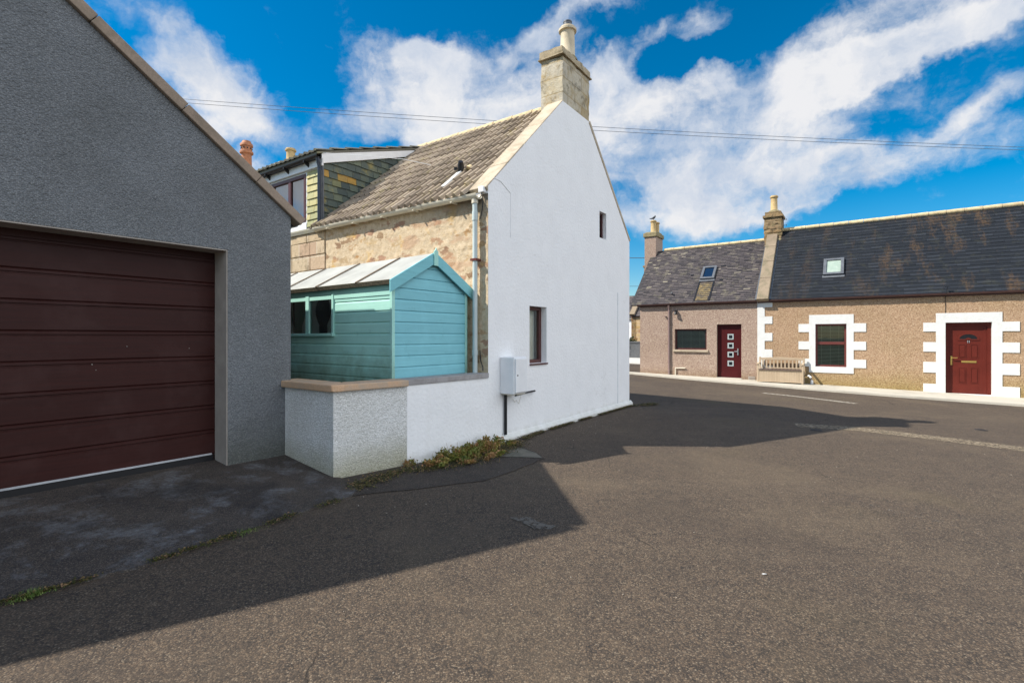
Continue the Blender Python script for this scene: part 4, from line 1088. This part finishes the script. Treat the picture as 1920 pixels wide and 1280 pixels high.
m = MB(); m.prism(ws, -.018, 0.0, YZ, holes=[rect(-3.757, -2.903, .563, 1.957)]); m.box(-.0179, .085, -3.7595, -3.752, .5605, 1.9595); m.box(-.0179, .085, -2.908, -2.9005, .5605, 1.9595); m.box(-.0179, .085, -3.752, -2.908, .5605, .568); m.box(-.0179, .085, -3.752, -2.908, 1.952, 1.9595)
wn = window(cr, TE, -3.76, -2.90, .56, 1.96, .085, .065, trans=(1.33,), frame='rosewood', back='blind')
m.build('white_margin', 'white_band', cr)
ds = surround(-5.92, -7.32, -.3, 2.22, [(1.95, 1.69), (1.38, 1.10), (.80, .488), (.16, -.3)], -5.633, -7.663, None)
m = MB(); m.prism(ds, -.02, 0.0, YZ, holes=[[(-7.12, -.29), (-6.123, -.29), (-6.123, 1.952), (-7.12, 1.952)]])
m.box(-.0199, .10, -7.1235, -7.113, -.29, 1.9545); m.box(-.0199, .10, -6.131, -6.1205, -.29, 1.9545); m.box(-.0199, .10, -7.113, -6.131, 1.945, 1.9545)
m.build('white_margin', 'white_band', cr)
# panelled front door
m = MB(TE); zb_ = -.09
m.box(-7.112, -7.03, .09, .17, zb_, 1.944); m.box(-6.214, -6.132, .09, .17, zb_, 1.944); m.box(-7.03, -6.214, .09, .17, 1.86, 1.944); m.box(-7.03, -6.214, .12, .16, zb_, 1.86)
m.box(-7.03, -6.95, .112, .12, zb_, 1.86); m.box(-6.294, -6.214, .112, .12, zb_, 1.86); m.box(-6.95, -6.294, .112, .12, 1.78, 1.86); m.box(-6.95, -6.294, .112, .12, zb_, .02)
fd = m.build('front_door', 'red_door', cr, bevel=.004)
for a0, a1, b0, b1 in ((-6.60, -6.42, .92, 1.33), (-6.86, -6.68, .92, 1.33), (-6.60, -6.42, .20, .66), (-6.86, -6.68, .20, .66)):
    m = MB(TE)
    m.box(a0, a1, .112, .12, b0, b0+.022); m.box(a0, a1, .112, .12, b1-.022, b1); m.box(a0, a0+.022, .112, .12, b0+.022, b1-.022); m.box(a1-.022, a1, .112, .12, b0+.022, b1-.022)
    m.box(a0+.035, a1-.035, .108, .12, b0+.035, b1-.035)
    m.build('door_panel', 'red_door', fd, bevel=.004)
cx_, zf = -6.64, 1.47
arc = [(cx_+.19*math.cos(math.pi*k/12), zf+.14*math.sin(math.pi*k/12)) for k in range(13)]
m = MB(); m.prism(arc, .112, .12, lambda a, b, d: (d, a, b)); m.build('fanlight', 'fanglass', fd)
m = MB(); ring = [(cx_+.24*math.cos(math.pi*k/14), zf-.03+.205*math.sin(math.pi*k/14)) for k in range(15)] + [(cx_-.18, zf-.03), (cx_-.18, zf)]+[(cx_-.19*math.cos(math.pi*k/12), zf+.14*math.sin(math.pi*k/12)) for k in range(13)]+[(cx_+.18, zf-.03)]
vs = []
for k in range(17):
    an = math.pi*k/16; c_, s_ = math.cos(an), math.sin(an); vs += [(cx_+.235*c_, zf+.185*s_), (cx_+.19*c_, zf+.14*s_)]
m = MB(); m.add([(.106, a, b) for a, b in vs]+[(.12, a, b) for a, b in vs], [(2*i, 2*i+1, 2*i+3, 2*i+2) for i in range(16)]+[(2*i, 2*i+2, 2*i+2+34, 2*i+34) for i in range(16)]+[(2*i+1, 2*i+1+34, 2*i+3+34, 2*i+3) for i in range(16)])
m.T = None
m.box(.106, .12, cx_-.235, cx_-.06, zf-.035, zf); m.box(.106, .12, cx_+.06, cx_+.235, zf-.035, zf)
m.prism([(cx_-.07, zf-.035), (cx_-.05, zf+.02), (cx_, zf+.04), (cx_+.05, zf+.02), (cx_+.07, zf-.035), (cx_+.03, zf-.02), (cx_-.03, zf-.02)], .104, .118, YZ)
m.build('fanlight_moulding', 'red_door', fd, fix=False)
m = MB(TE); m.box(-6.81, -6.49, .106, .12, .795, .85); lp = m.build('letterbox', 'brass', fd, bevel=.004)
m = MB(TE); m.box(-6.29, -6.25, .10, .115, .72, .98); m.tube([(-6.27, .10, .93), (-6.27, .06, .93), (-6.40, .06, .93)], .012, 8); m.build('handle', 'brass', fd, bevel=.003)
for q in (-6.625, -6.66):     # house number 11
    m = MB(TE); m.box(q-.006, q+.006, .108, .12, 1.36, 1.43); m.box(q+.004, q+.014, .108, .12, 1.41, 1.42); m.build('number', 'steel', fd)
m = MB(TE); m.box(-7.16, -6.08, -.06, .12, -.3, -.092); m.build('doorstep', 'white_band', cr, bevel=.01)
m = MB(); m.tube([(-.01, -6.13, 1.95), (-.012, -6.13, 2.7), (-.16, -6.13, 2.78), (-.18, -6.16, 2.98)], .006, 6); m.box(-.2, -.14, -6.2, -6.1, 2.96, 2.975); m.build('wire', 'pvc_black', cr)

# small dark sack and white dog-shaped bottle beside the bench -> a plain grey boot tray
# ------------------------------------------------------------------ bench
BF = Frame(*K.w(-.60, -1.24)[:2], K.rz)
bg = K.g(-.4, -1.9)+.055
bn = thing('storage_bench', 'pale wooden slatted-back storage bench against the cottage wall', 'bench', (*K.w(-.60, -2.62)[:2], bg), K.rz)
BW = 1.36; BD = .50
m = MB(); m.box(.02, .04, .05, BW-.05, .05, .40); 
for k in range(26): m.box(.012, .02, .06+k*.048, .06+k*.048+.042, .06, .385)
m.box(.0, .05, .05, BW-.05, .385, .415); m.box(.0, .05, .05, BW-.05, .03, .06)
m.box(.04, BD-.05, .05, .07, .05, .40); m.box(.04, BD-.05, BW-.07, BW-.05, .05, .40); m.box(BD-.07, BD-.05, .07, BW-.07, .05, .40)
m.build('storage_box', 'bench_wood', bn)
m = MB(); m.box(-.02, BD-.06, .055, BW-.055, .416, .445); m.build('seat', 'bench_seat', bn, bevel=.006)
for y in (0, BW-.06):
    m = MB(); m.box(0, .055, y, y+.055, 0, .60); m.build('leg', 'bench_wood', bn, bevel=.005)
    m = MB(); m.box(BD-.055, BD, y, y+.055, 0, .84); m.build('leg', 'bench_wood', bn, bevel=.005)
    m = MB(); m.prism([(-.03, .60), (BD-.055, .63), (BD-.055, .665), (.0, .645), (-.035, .63)], y-.005, y+.06, XZ); m.build('armrest', 'bench_wood', bn, bevel=.008)
m = MB(); m.prism([(.055, .74), (BW-.055, .74), (BW-.055, .81), (BW*.5, .845), (.055, .81)], BD-.05, BD-.02, lambda a, b, d: (d, a, b)); m.box(BD-.05, BD-.02, .055, BW-.055, .455, .49)
br_ = m.build('backrest', 'bench_wood', bn, bevel=.005)
for k in range(11):
    y = .105+k*.111; m = MB(); m.box(BD-.043, BD-.027, y, y+.045, .489, .742); m.build('slat', 'bench_wood', br_)
# little white scroll ornament beside the bench
o_ = thing('white_ornament', 'small curved white ornament on the ground beside the bench', 'ornament', (*K.w(-.25, -2.80)[:2], K.g(-.25, -2.8)+.055), K.rz)
m = MB(); m.tube([(0, -.02, 0), (0, -.03, .12), (0, .0, .22), (0, .06, .28), (0, .10, .27)], [.045, .04, .035, .03, .012], 10); m.build('body', 'pvc_white', o_)
m = MB(); m.box(-.07, .07, -.09, .06, 0, .02); m.build('base', 'jamb', o_)

# ------------------------------------------------------------------ houses further off
def far_house(name, label, X0, ya, yb, eave, ridge, dep, wmat, rmat, chim, potmat='pot_yellow', win=True):
    c = H.w(X0, yb); t = thing(name, label, 'house', (c[0], c[1], 0), H.rz); Ly = ya-yb
    m = MB(); hl = [rect(a, a+.9, .9, 2.1) for a in [1.2+i*2.6 for i in range(int((Ly-1.6)/2.6))]] if win else []
    m.prism(rect(0, Ly, -1, eave), 0, .3, YZ, holes=hl); m.prism([(0, -1), (dep, -1), (dep, eave), (dep/2, ridge-.1), (0, eave)], Ly-.3, Ly, XZ)
    m.prism([(0, -1), (dep, -1), (dep, eave), (dep/2, ridge-.1), (0, eave)], 0, .3, XZ); m.box(dep-.3, dep, .3, Ly-.3, -1, eave); m.build('wall', wmat, t)
    for h in hl: window(t, TE, h[0][0], h[1][0], h[0][1], h[2][1], .1, .06, trans=((h[0][1]+h[2][1])/2,), frame='pvc_white', back='none')
    m = MB(); a = Vector((-.12, 0, eave-.03)); b = Vector((dep/2, 0, ridge)); V = b-a; Ls = V.length; V.normalize(); N = Vector((-V.z, 0, V.x))
    slates(m, a+Vector((0, Ly, 0)), (0, -1, 0), V, N, Ly, Ls, .22, .34, .012, .2)
    m.prism([(-.1, eave-.06), (dep/2, ridge-.02), (dep+.1, eave-.06), (dep+.1, eave), (dep/2, ridge), (-.1, eave-.04)], .1, Ly-.1, XZ); m.build('roof', rmat, t)
    for yy in (Ly-.25, -.05):
        m = MB(); m.obox(Vector((-.12, yy, eave))+V*0, V*(Ls), Vector((0, .3, 0)), N*.12); m.build('skew_coping', 'skew_dark', t)
    for (cy, zt) in chim:
        m = MB(); m.box(dep/2-.45, dep/2+.45, cy-.3, cy+.3, eave, zt); m.box(dep/2-.5, dep/2+.5, cy-.36, cy+.36, zt, zt+.12)
        c_ = m.build('chimney', 'chimney_brown' if wmat == 'far_stone' else wmat, t, bevel=.02)
        for s_ in (-.2, .2): chimney_pot(c_, (dep/2+s_, cy, zt+.1), .55, .12, potmat)
    return t
far_house('far_cottage', 'stone cottage with slate roof glimpsed between the white gable and pink cottage', 22, 6.65, -3, 2.75, 5.1, 5, 'far_stone', 'slate_grey', [(9.35, 5.75), (.4, 5.75)])
far_house('distant_house', 'distant slate-roofed house rising behind the stone cottage', 34, 16, 5.5, 3.0, 5.2, 6, 'white_render', 'slate_grey', [(.4, 6.3)])
far_house('neighbour_house', 'house with a tall ribbed terracotta chimney pot showing above the garage roof', 0.0, 19, 10.3, 3.6, 6.0, 5, 'ashlar', 'slate_grey', [(8.2, 7.0)], 'pot_orange')
nb = bpy.data.objects['neighbour_house']
m = MB(); m.box(2.05, 2.95, .55, 1.3, 3.6, 6.40); m.box(1.98, 3.02, .48, 1.37, 6.40, 6.55); c_ = m.build('chimney', 'chimney_stone', nb, bevel=.03)
m = MB(); m.lathe([(.17, 0), (.15, .1), (.14, .55), (.19, .58), (.19, .64), (.15, .67), (.15, .78), (.18, .80), (.18, .86), (.13, .92), (.12, .96), (.09, .96)], (2.5, .98, 6.55), 16)
cw = m.build('chimney_pot', 'pot_orange', c_)
for k in range(10):
    an = k*math.pi/5; m = MB(); m.tube([(2.5+.15*math.cos(an), .98+.15*math.sin(an), 7.28), (2.5+.165*math.cos(an), .98+.165*math.sin(an), 7.28)], .022, 8); 
    if k == 0: mm = MB()
    mm.v += [tuple(v) for v in m.v]; b0 = len(mm.v)-len(m.v); mm.f += [[i+b0 for i in f] for f in m.f]; mm.t += m.t; mm.sm += m.sm
mm.build('pot_vents', 'pvc_black', c_)
# roadside wall in front of the far cottage
c = H.w(20.2, 3.5)
fw = thing('roadside_wall', 'low grey roadside wall with white base in front of the stone cottage', 'wall', (c[0], c[1], 0), H.rz)
m = MB(); m.box(0, .25, 0, 9, .42, 1.22); m.box(-.03, .28, 0, 9, 1.22, 1.30); m.build('wall', 'harl_garage', fw)
m = MB(); m.box(-.03, .27, 0, 9, -.5, .42); m.build('base', 'white_smooth', fw)

# ------------------------------------------------------------------ plants
def leafy(name, label, cat, x, y, rad, h, n, mat='leaf', lsize=.022, seed=1, group=None, stems=10, brown=.3, fr=H, zb=None):
    rnd = random.Random(seed); c = fr.w(x, y); z0 = gz(c[0], c[1]) if zb is None else zb
    t = thing(name, label, cat, (c[0], c[1], z0), fr.rz, group)
    ms = MB(); ml = MB()
    for s in range(stems):
        an = rnd.uniform(0, 6.28); rr = rad*math.sqrt(rnd.random()); hx, hy = rr*math.cos(an), rr*math.sin(an)*.6
        hh = h*rnd.uniform(.45, 1.0)*(1-.45*(rr/rad)**2)
        p = [Vector((hx*.35, hy*.35, -.01)), Vector((hx*.7, hy*.7, hh*.5)), Vector((hx+rnd.uniform(-.02, .02), hy, hh))]
        ms.tube(p, [.005, .004, .002], 5)
        tone = rnd.random()*.5 + (brown if rnd.random() < .4 else 0)
        for k in range(int(n/stems)):
            f = rnd.random()**.7; q = p[0].lerp(p[1], f*2) if f < .5 else p[1].lerp(p[2], f*2-1)
            q = q+Vector((rnd.gauss(0, .022), rnd.gauss(0, .022), rnd.gauss(0, .012)))*(h/.2)**.5
            d = Vector((rnd.gauss(0, 1), rnd.gauss(0, 1), rnd.gauss(.5, .7))).normalized(); sdir = d.cross(Vector((rnd.random(), rnd.random(), .3))).normalized()
            l = lsize*rnd.choice([.5, .7, .9, 1.2, 1.5]); w = l*rnd.uniform(.25, .5)
            tt = min(1, max(0, tone+rnd.uniform(-.2, .2)+(.25*(1-f) if brown > .1 else 0)))
            ml.add([q, q+d*l*.5+sdir*w, q+d*l, q+d*l*.5-sdir*w], [(0, 1, 2, 3)], tt)
    for s in range(stems//2):
        an = rnd.uniform(0, 6.28); rr = rad*rnd.random(); b_ = Vector((rr*math.cos(an), rr*.6*math.sin(an), 0)); tip = b_+Vector((rnd.gauss(0, .04), rnd.gauss(0, .03), h*rnd.uniform(.6, 1.1)))
        ms.tube([b_, b_.lerp(tip, .5)+Vector((rnd.gauss(0, .01), 0, 0)), tip], [.003, .0025, .0012], 4)
    ms.build('stems', 'stalk', t); ml.build('foliage', mat, t, fix=False); return t
wl = ['bushy green weed with tall tips in the middle of the clump at the white wall', 'low brown-green weed at the start of the clump nearest the pebble-dashed wall', 'tallest reddish weed below the black pipe', 'short yellow-brown weed spreading onto the tarmac', 'small green weed where the white plinth begins',
      'spindly weed between the bushy one and the tallest one', 'dry brown sprig in the joint between the pebble-dashed and white walls']
for i, (x, y, rad, h, n, br) in enumerate([(-.80, -.20, .32, .20, 2400, .25), (-1.12, -.16, .28, .14, 1900, .45), (-.26, -.24, .26, .22, 2400, .5), (-.66, -.42, .38, .10, 2600, .65), (.18, -.24, .14, .08, 400, .25), (-.5, -.17, .22, .18, 1700, .35), (-1.40, .02, .09, .09, 220, .6)]):
    leafy('weed', wl[i], 'weed', x, y, rad, h, n, seed=20+i, group='weeds along the foot of the white wall', stems=14, brown=br)
def moss_patch(name, label, pts, n, mat, size, hmax, fr=H, spread=.05, seed=0, lift=.02, cat='moss'):
    """scattered tiny leaves, clumps and grit along a line: uncountable"""
    rnd = random.Random(seed); m = MB(); P = [Vector(fr.w(*p[:2])[:2]) for p in pts]
    seg = [(P[i+1]-P[i]).length for i in range(len(P)-1)]; tot = sum(seg)
    for k in range(n):
        d = rnd.random()*tot; i = 0
        while d > seg[i] and i < len(seg)-1: d -= seg[i]; i += 1
        f = min(1, d/seg[i]); q = P[i].lerp(P[i+1], f); w = pts[i][2]*(1-f)+pts[i+1][2]*f
        if noise.noise(Vector((q.x*3.1, q.y*3.1, seed))) < -.18 and w < .12: continue
        dr = (P[i+1]-P[i]).normalized(); q = q+Vector((-dr.y, dr.x))*rnd.gauss(0, w*.5)+dr*rnd.gauss(0, .02)
        z = gz(q.x, q.y)+lift; s = size*rnd.uniform(.5, 1.4); h = hmax*rnd.random()*max(0, 1-.0)
        a = rnd.uniform(0, 6.28); u = Vector((math.cos(a), math.sin(a), rnd.uniform(-.3, .5)))*s; v = Vector((-math.sin(a), math.cos(a), rnd.uniform(-.3, .6)))*s*.55
        c = Vector((q.x, q.y, z+h)); m.add([c-u, c-v, c+u, c+v], [(0, 1, 2, 3)], rnd.random())
        if h > .004: m.add([c-u*.4-Vector((0, 0, h+.004)), c+u*.4-Vector((0, 0, h+.004)), c+v*.3], [(0, 1, 2)], rnd.random()*.5)
    o = m.build(name, mat, None, fix=False); o['kind'] = 'stuff'; tag(o, label, cat); return o
moss_patch('moss', 'dark moss and dead leaves in the gutter at the foot of the walls', [(-2.55, -.30, .05), (-2.35, -.15, .12), (-2.0, -.10, .16), (-1.6, -.08, .12), (-1.3, -.25, .14), (-.9, -.36, .22), (-.4, -.36, .2), (0, -.34, .16), (.45, -.2, .12), (.9, -.12, .05), (2.2, -.09, .03), (4.9, -.09, .04)], 11000, 'moss', .010, .012, seed=3)
moss_patch('moss', 'thin line of green moss in the joint between garage apron and road', [(-9, -.5, .03), (-4.68, -.32, .035), (-4.02, -.41, .03), (-3.2, -.37, .05), (-2.5, -.33, .06)], 5200, 'moss', .008, .012, seed=5, lift=.02)
moss_patch('moss', 'dark mossy ground beside the far corner of the white plinth', [(4.9, -.15, .1), (5.4, -.35, .16), (5.7, -.3, .1)], 1600, 'moss', .012, .01, seed=9)
def grass(name, label, x, y, rad, n, h, seed):
    rnd = random.Random(seed); c = H.w(x, y); m = MB()
    for k in range(n):
        px = rnd.gauss(0, rad); py = rnd.gauss(0, rad*.35); q = H.w(x+px, y+py); z = gz(q[0], q[1])+.012
        hh = h*rnd.uniform(.3, 1)*max(.25, 1-abs(px)/(rad*2.2)); a = rnd.uniform(0, 6.28); lx, ly = math.cos(a)*hh*.8, math.sin(a)*hh*.8; w = .0022
        m.add([(q[0]-w*math.sin(a), q[1]+w*math.cos(a), z), (q[0]+w*math.sin(a), q[1]-w*math.cos(a), z), (q[0]+lx, q[1]+ly, z+hh)], [(0, 1, 2)], rnd.random())
    o = m.build(name, 'grass', None, fix=False); o['kind'] = 'stuff'; return tag(o, label, 'grass')
grass('grass', 'tuft of bright green grass in the apron joint at the frame edge', -4.56, -.34, .06, 650, .035, 2)
grass('grass', 'short green grass in the apron joint below the garage door corner', -3.45, -.38, .10, 420, .022, 4)
leafy('hedge_shrub', 'green shrub above the roadside wall of the stone cottage', 'shrub', 20.75, 6.2, .7, 1.1, 2600, 'hedge', .07, 77, stems=24, brown=0, zb=.6)

rnd = random.Random(91); m = MB()
for k in range(900):
    if k < 500: x_ = rnd.uniform(-2.6, 5.2); q = H.w(x_, -abs(rnd.gauss(.12, .35))-.12)
    else: q = (rnd.uniform(-3.5, 7), rnd.uniform(1.9, 9))
    z = gz(q[0], q[1])+.003; s_ = rnd.uniform(.003, .009) if k < 500 else rnd.uniform(.003, .007); a = rnd.uniform(0, 3)
    vs = [(q[0]+s_*math.cos(a+i*1.57)*rnd.uniform(.7, 1.1), q[1]+s_*math.sin(a+i*1.57)*rnd.uniform(.7, 1.1), z) for i in range(4)] + [(q[0], q[1], z+s_*rnd.uniform(.7, 1.1))]
    m.add(vs, [(0, 1, 4), (1, 2, 4), (2, 3, 4), (3, 0, 4)], rnd.random())
t = NT('grit'); M['grit'] = t.fin(t.ramp(t.attr('tint'), [(0, (.05, .045, .04)), (.6, (.16, .13, .1)), (1, (.38, .33, .27))]), .85)
tag(m.build('grit', 'grit'), 'loose grit and small stones scattered over the tarmac', 'grit', None, 'stuff')
# ------------------------------------------------------------------ overhead cables
def cable(label, a, b, sag, r=.009, group='overhead cables'):
    m = MB(); a, b = Vector(a), Vector(b); pts = []
    for i in range(41):
        t_ = i/40; p = a.lerp(b, t_); p.z -= sag*4*t_*(1-t_); pts.append(p)
    m.tube(pts, r, 6); o = m.build('overhead_cable', 'lead'); return tag(o, label, 'cable', group)
D1 = 17.0
def ray(u, v, d): return ((u-960)/931*d, d, CAMZ+(632-v)/931*d)
cable('upper of the two long overhead cables passing behind the white chimney', (-31.0, 24.0, 14.30), (33.9, 24.0, 10.39), .51, .010)
cable('lower of the two long overhead cables passing behind the white chimney', (-31.0, 24.0, 14.15), (33.9, 24.0, 10.28), .56, .010)
cable('short dark cable crossing the gap left of the pink cottage chimney', (2.0, 26, 5.75), (12.0, 26, 5.68), .05, .018, None)
cable('thin lower cable crossing the gap behind the stone cottage', (2.0, 30, 4.65), (14.0, 30, 4.65), .05, .012, None)

# ------------------------------------------------------------------ sky, sun, camera
w = bpy.data.worlds.new('World'); S.world = w; w.use_nodes = True; t = w.node_tree; t.nodes.clear()
def N_(typ, **kw):
    n = t.nodes.new(typ)
    for k, v in kw.items(): setattr(n, k, v)
    return n
L_ = t.links.new
out = N_('ShaderNodeOutputWorld'); sky = N_('ShaderNodeTexSky', sky_type='NISHITA', sun_disc=False)
SUN = Vector((-.957, -.068, 1)).normalized()
sky.sun_elevation = math.asin(SUN.z); sky.sun_rotation = math.atan2(SUN.x, SUN.y) % (2*math.pi)
sky.air_density = 1.0; sky.dust_density = .3; sky.ozone_density = 3.0
hs = N_('ShaderNodeHueSaturation'); hs.inputs['Hue'].default_value = .492; hs.inputs['Saturation'].default_value = 1.6; hs.inputs['Value'].default_value = 1.0
L_(sky.outputs[0], hs.inputs['Color'])
bg = N_('ShaderNodeBackground'); L_(hs.outputs[0], bg.inputs[0]); bg.inputs[1].default_value = .062
tc = N_('ShaderNodeTexCoord'); gen = tc.outputs['Generated']
def mth(op, a, b=None):
    n = N_('ShaderNodeMath', operation=op)
    for i, x in enumerate((a, b)):
        if x is None: continue
        if isinstance(x, (int, float)): n.inputs[i].default_value = x
        else: L_(x, n.inputs[i])
    return n.outputs[0]
BL = [(-31.0,23.3,0.18,0.052,-31,1.0),(-27.3,17.1,0.040,0.023,-20,0.8),(-18.4,22.0,0.051,0.043,0,0.9),(-9.8,29.2,0.040,0.028,0,0.8),(-9.8,25.1,0.112,0.072,0,1.0),(-1.8,25.4,0.181,0.092,0,1.1),(13.3,22.3,0.185,0.092,0,1.1),(4.9,32.1,0.096,0.025,25,0.8),(13.9,29.5,0.10,0.026,28,0.7),(19.5,28.2,.07,.022,0,-.5),(27,29.5,.12,.02,15,-.5),(21.7,31.0,0.049,0.034,50,0.6),(26.3,23.5,0.221,0.057,16,1.0),(36.5,23.9,0.20,0.027,19,.95),(44.0,24.9,0.08,0.018,20,0.7),(29.2,19.5,0.17,0.06,10,0.6),(20.1,16.4,0.190,0.077,0,0.9),(21.7,13.0,0.162,0.039,5,0.8),(35.3,15.3,0.161,0.034,6,0.8),(28.2,15.4,0.132,0.055,0,0.7),(43.7,18.9,0.075,0.016,25,0.6),(16.2,28.8,0.052,0.023,0,-0.6),(14.5,16.3,0.059,0.03,0,-0.35),(33.7,17.5,0.049,0.017,0,-0.5),(-15.6,17.4,0.117,0.030,0,0.4)]
# unseen clouds added round the sky to light the scene and show in windows
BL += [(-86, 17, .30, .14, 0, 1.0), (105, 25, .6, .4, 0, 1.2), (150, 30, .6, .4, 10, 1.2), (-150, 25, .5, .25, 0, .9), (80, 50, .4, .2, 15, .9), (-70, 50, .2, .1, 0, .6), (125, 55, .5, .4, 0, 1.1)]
# warp the direction a little so the cloud edges are ragged
wn_ = N_('ShaderNodeTexNoise'); wn_.inputs['Scale'].default_value = 7; wn_.inputs['Detail'].default_value = 6; wn_.inputs['Roughness'].default_value = .6; L_(gen, wn_.inputs['Vector'])
vs_ = N_('ShaderNodeVectorMath', operation='SUBTRACT'); L_(wn_.outputs['Color'], vs_.inputs[0]); vs_.inputs[1].default_value = (.5, .5, .5)
vm = N_('ShaderNodeVectorMath', operation='SCALE'); L_(vs_.outputs[0], vm.inputs[0]); vm.inputs['Scale'].default_value = .13
va = N_('ShaderNodeVectorMath', operation='ADD'); L_(gen, va.inputs[0]); L_(vm.outputs[0], va.inputs[1]); wdir = va.outputs[0]
acc = None
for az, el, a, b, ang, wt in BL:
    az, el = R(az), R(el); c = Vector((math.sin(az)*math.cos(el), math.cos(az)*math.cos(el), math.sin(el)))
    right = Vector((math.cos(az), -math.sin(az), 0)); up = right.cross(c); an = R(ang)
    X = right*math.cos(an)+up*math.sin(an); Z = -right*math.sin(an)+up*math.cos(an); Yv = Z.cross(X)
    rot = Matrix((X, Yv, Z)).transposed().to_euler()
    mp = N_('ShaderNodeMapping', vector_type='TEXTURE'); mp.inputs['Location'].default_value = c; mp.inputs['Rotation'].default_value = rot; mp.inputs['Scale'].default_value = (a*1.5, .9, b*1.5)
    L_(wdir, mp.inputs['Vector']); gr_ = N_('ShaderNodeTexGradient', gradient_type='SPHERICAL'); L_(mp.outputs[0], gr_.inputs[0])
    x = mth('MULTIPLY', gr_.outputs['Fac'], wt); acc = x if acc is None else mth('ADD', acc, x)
fb = N_('ShaderNodeTexNoise'); fb.inputs['Scale'].default_value = 6.5; fb.inputs['Detail'].default_value = 9; fb.inputs['Roughness'].default_value = .62
L_(wdir, fb.inputs['Vector'])
mp2 = N_('ShaderNodeMapping'); mp2.inputs['Rotation'].default_value = (0, R(30), 0); mp2.inputs['Scale'].default_value = (1, 1, 3.2); L_(gen, mp2.inputs['Vector'])
fb2 = N_('ShaderNodeTexNoise'); fb2.inputs['Scale'].default_value = 10; fb2.inputs['Detail'].default_value = 8; fb2.inputs['Roughness'].default_value = .6; L_(mp2.outputs[0], fb2.inputs['Vector'])
nsum = mth('ADD', mth('MULTIPLY', mth('SUBTRACT', fb.outputs['Fac'], .5), 2.1), mth('MULTIPLY', mth('SUBTRACT', fb2.outputs['Fac'], .5), .55))
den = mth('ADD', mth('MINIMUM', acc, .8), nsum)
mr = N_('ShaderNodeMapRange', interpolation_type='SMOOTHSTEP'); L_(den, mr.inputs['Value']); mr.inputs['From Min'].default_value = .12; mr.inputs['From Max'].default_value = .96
# cloud tone: bright tops, blue-grey thicker parts
cn = N_('ShaderNodeTexNoise'); cn.inputs['Scale'].default_value = 6.5; cn.inputs['Detail'].default_value = 9; cn.inputs['Roughness'].default_value = .58; mp3 = N_('ShaderNodeMapping'); mp3.inputs['Location'].default_value = (.03, 0, .06); L_(wdir, mp3.inputs['Vector']); L_(mp3.outputs[0], cn.inputs['Vector'])
cr_ = N_('ShaderNodeValToRGB'); L_(cn.outputs['Fac'], cr_.inputs[0]); e = cr_.color_ramp.elements; e[0].position = .36; e[0].color = (.62, .71, .86, 1); e[1].position = .56; e[1].color = (.97, .975, 1, 1)
bg2 = N_('ShaderNodeBackground'); L_(cr_.outputs[0], bg2.inputs[0]); 
dt = N_('ShaderNodeVectorMath', operation='DOT_PRODUCT'); L_(gen, dt.inputs[0]); dt.inputs[1].default_value = (.80, -.56, .2)   # unseen clouds on this side made brighter, as fill for the shaded gable
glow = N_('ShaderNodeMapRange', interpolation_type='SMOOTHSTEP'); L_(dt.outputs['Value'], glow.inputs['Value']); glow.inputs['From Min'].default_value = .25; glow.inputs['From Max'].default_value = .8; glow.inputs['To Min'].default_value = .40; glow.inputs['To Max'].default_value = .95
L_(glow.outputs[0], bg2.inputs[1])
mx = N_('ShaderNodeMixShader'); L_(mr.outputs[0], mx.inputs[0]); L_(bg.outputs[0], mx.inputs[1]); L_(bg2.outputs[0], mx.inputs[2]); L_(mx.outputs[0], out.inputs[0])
w.cycles.sampling_method = 'MANUAL'
w.cycles.sample_map_resolution = 512

sd = bpy.data.lights.new('sun', 'SUN'); sd.energy = 3.4; sd.angle = R(.6); sd.color = (1, .93, .82)
so = bpy.data.objects.new('sun', sd); COL.objects.link(so); so.rotation_euler = SUN.to_track_quat('Z', 'Y').to_euler()

cd = bpy.data.cameras.new('camera'); cam = bpy.data.objects.new('camera', cd); COL.objects.link(cam); S.camera = cam
cam.location = (0, 0, CAMZ); cam.rotation_euler = (R(90), 0, 0)
cd.sensor_width = 36; cd.lens = 931/1920*36; cd.shift_y = -8/1920; cd.clip_end = 2000; cd.clip_start = .05
S.view_settings.view_transform = 'Standard'; S.view_settings.look = 'None'; S.view_settings.gamma = 1
S.view_settings.exposure = 1.15
S.cycles.max_bounces = 6; S.cycles.transparent_max_bounces = 8
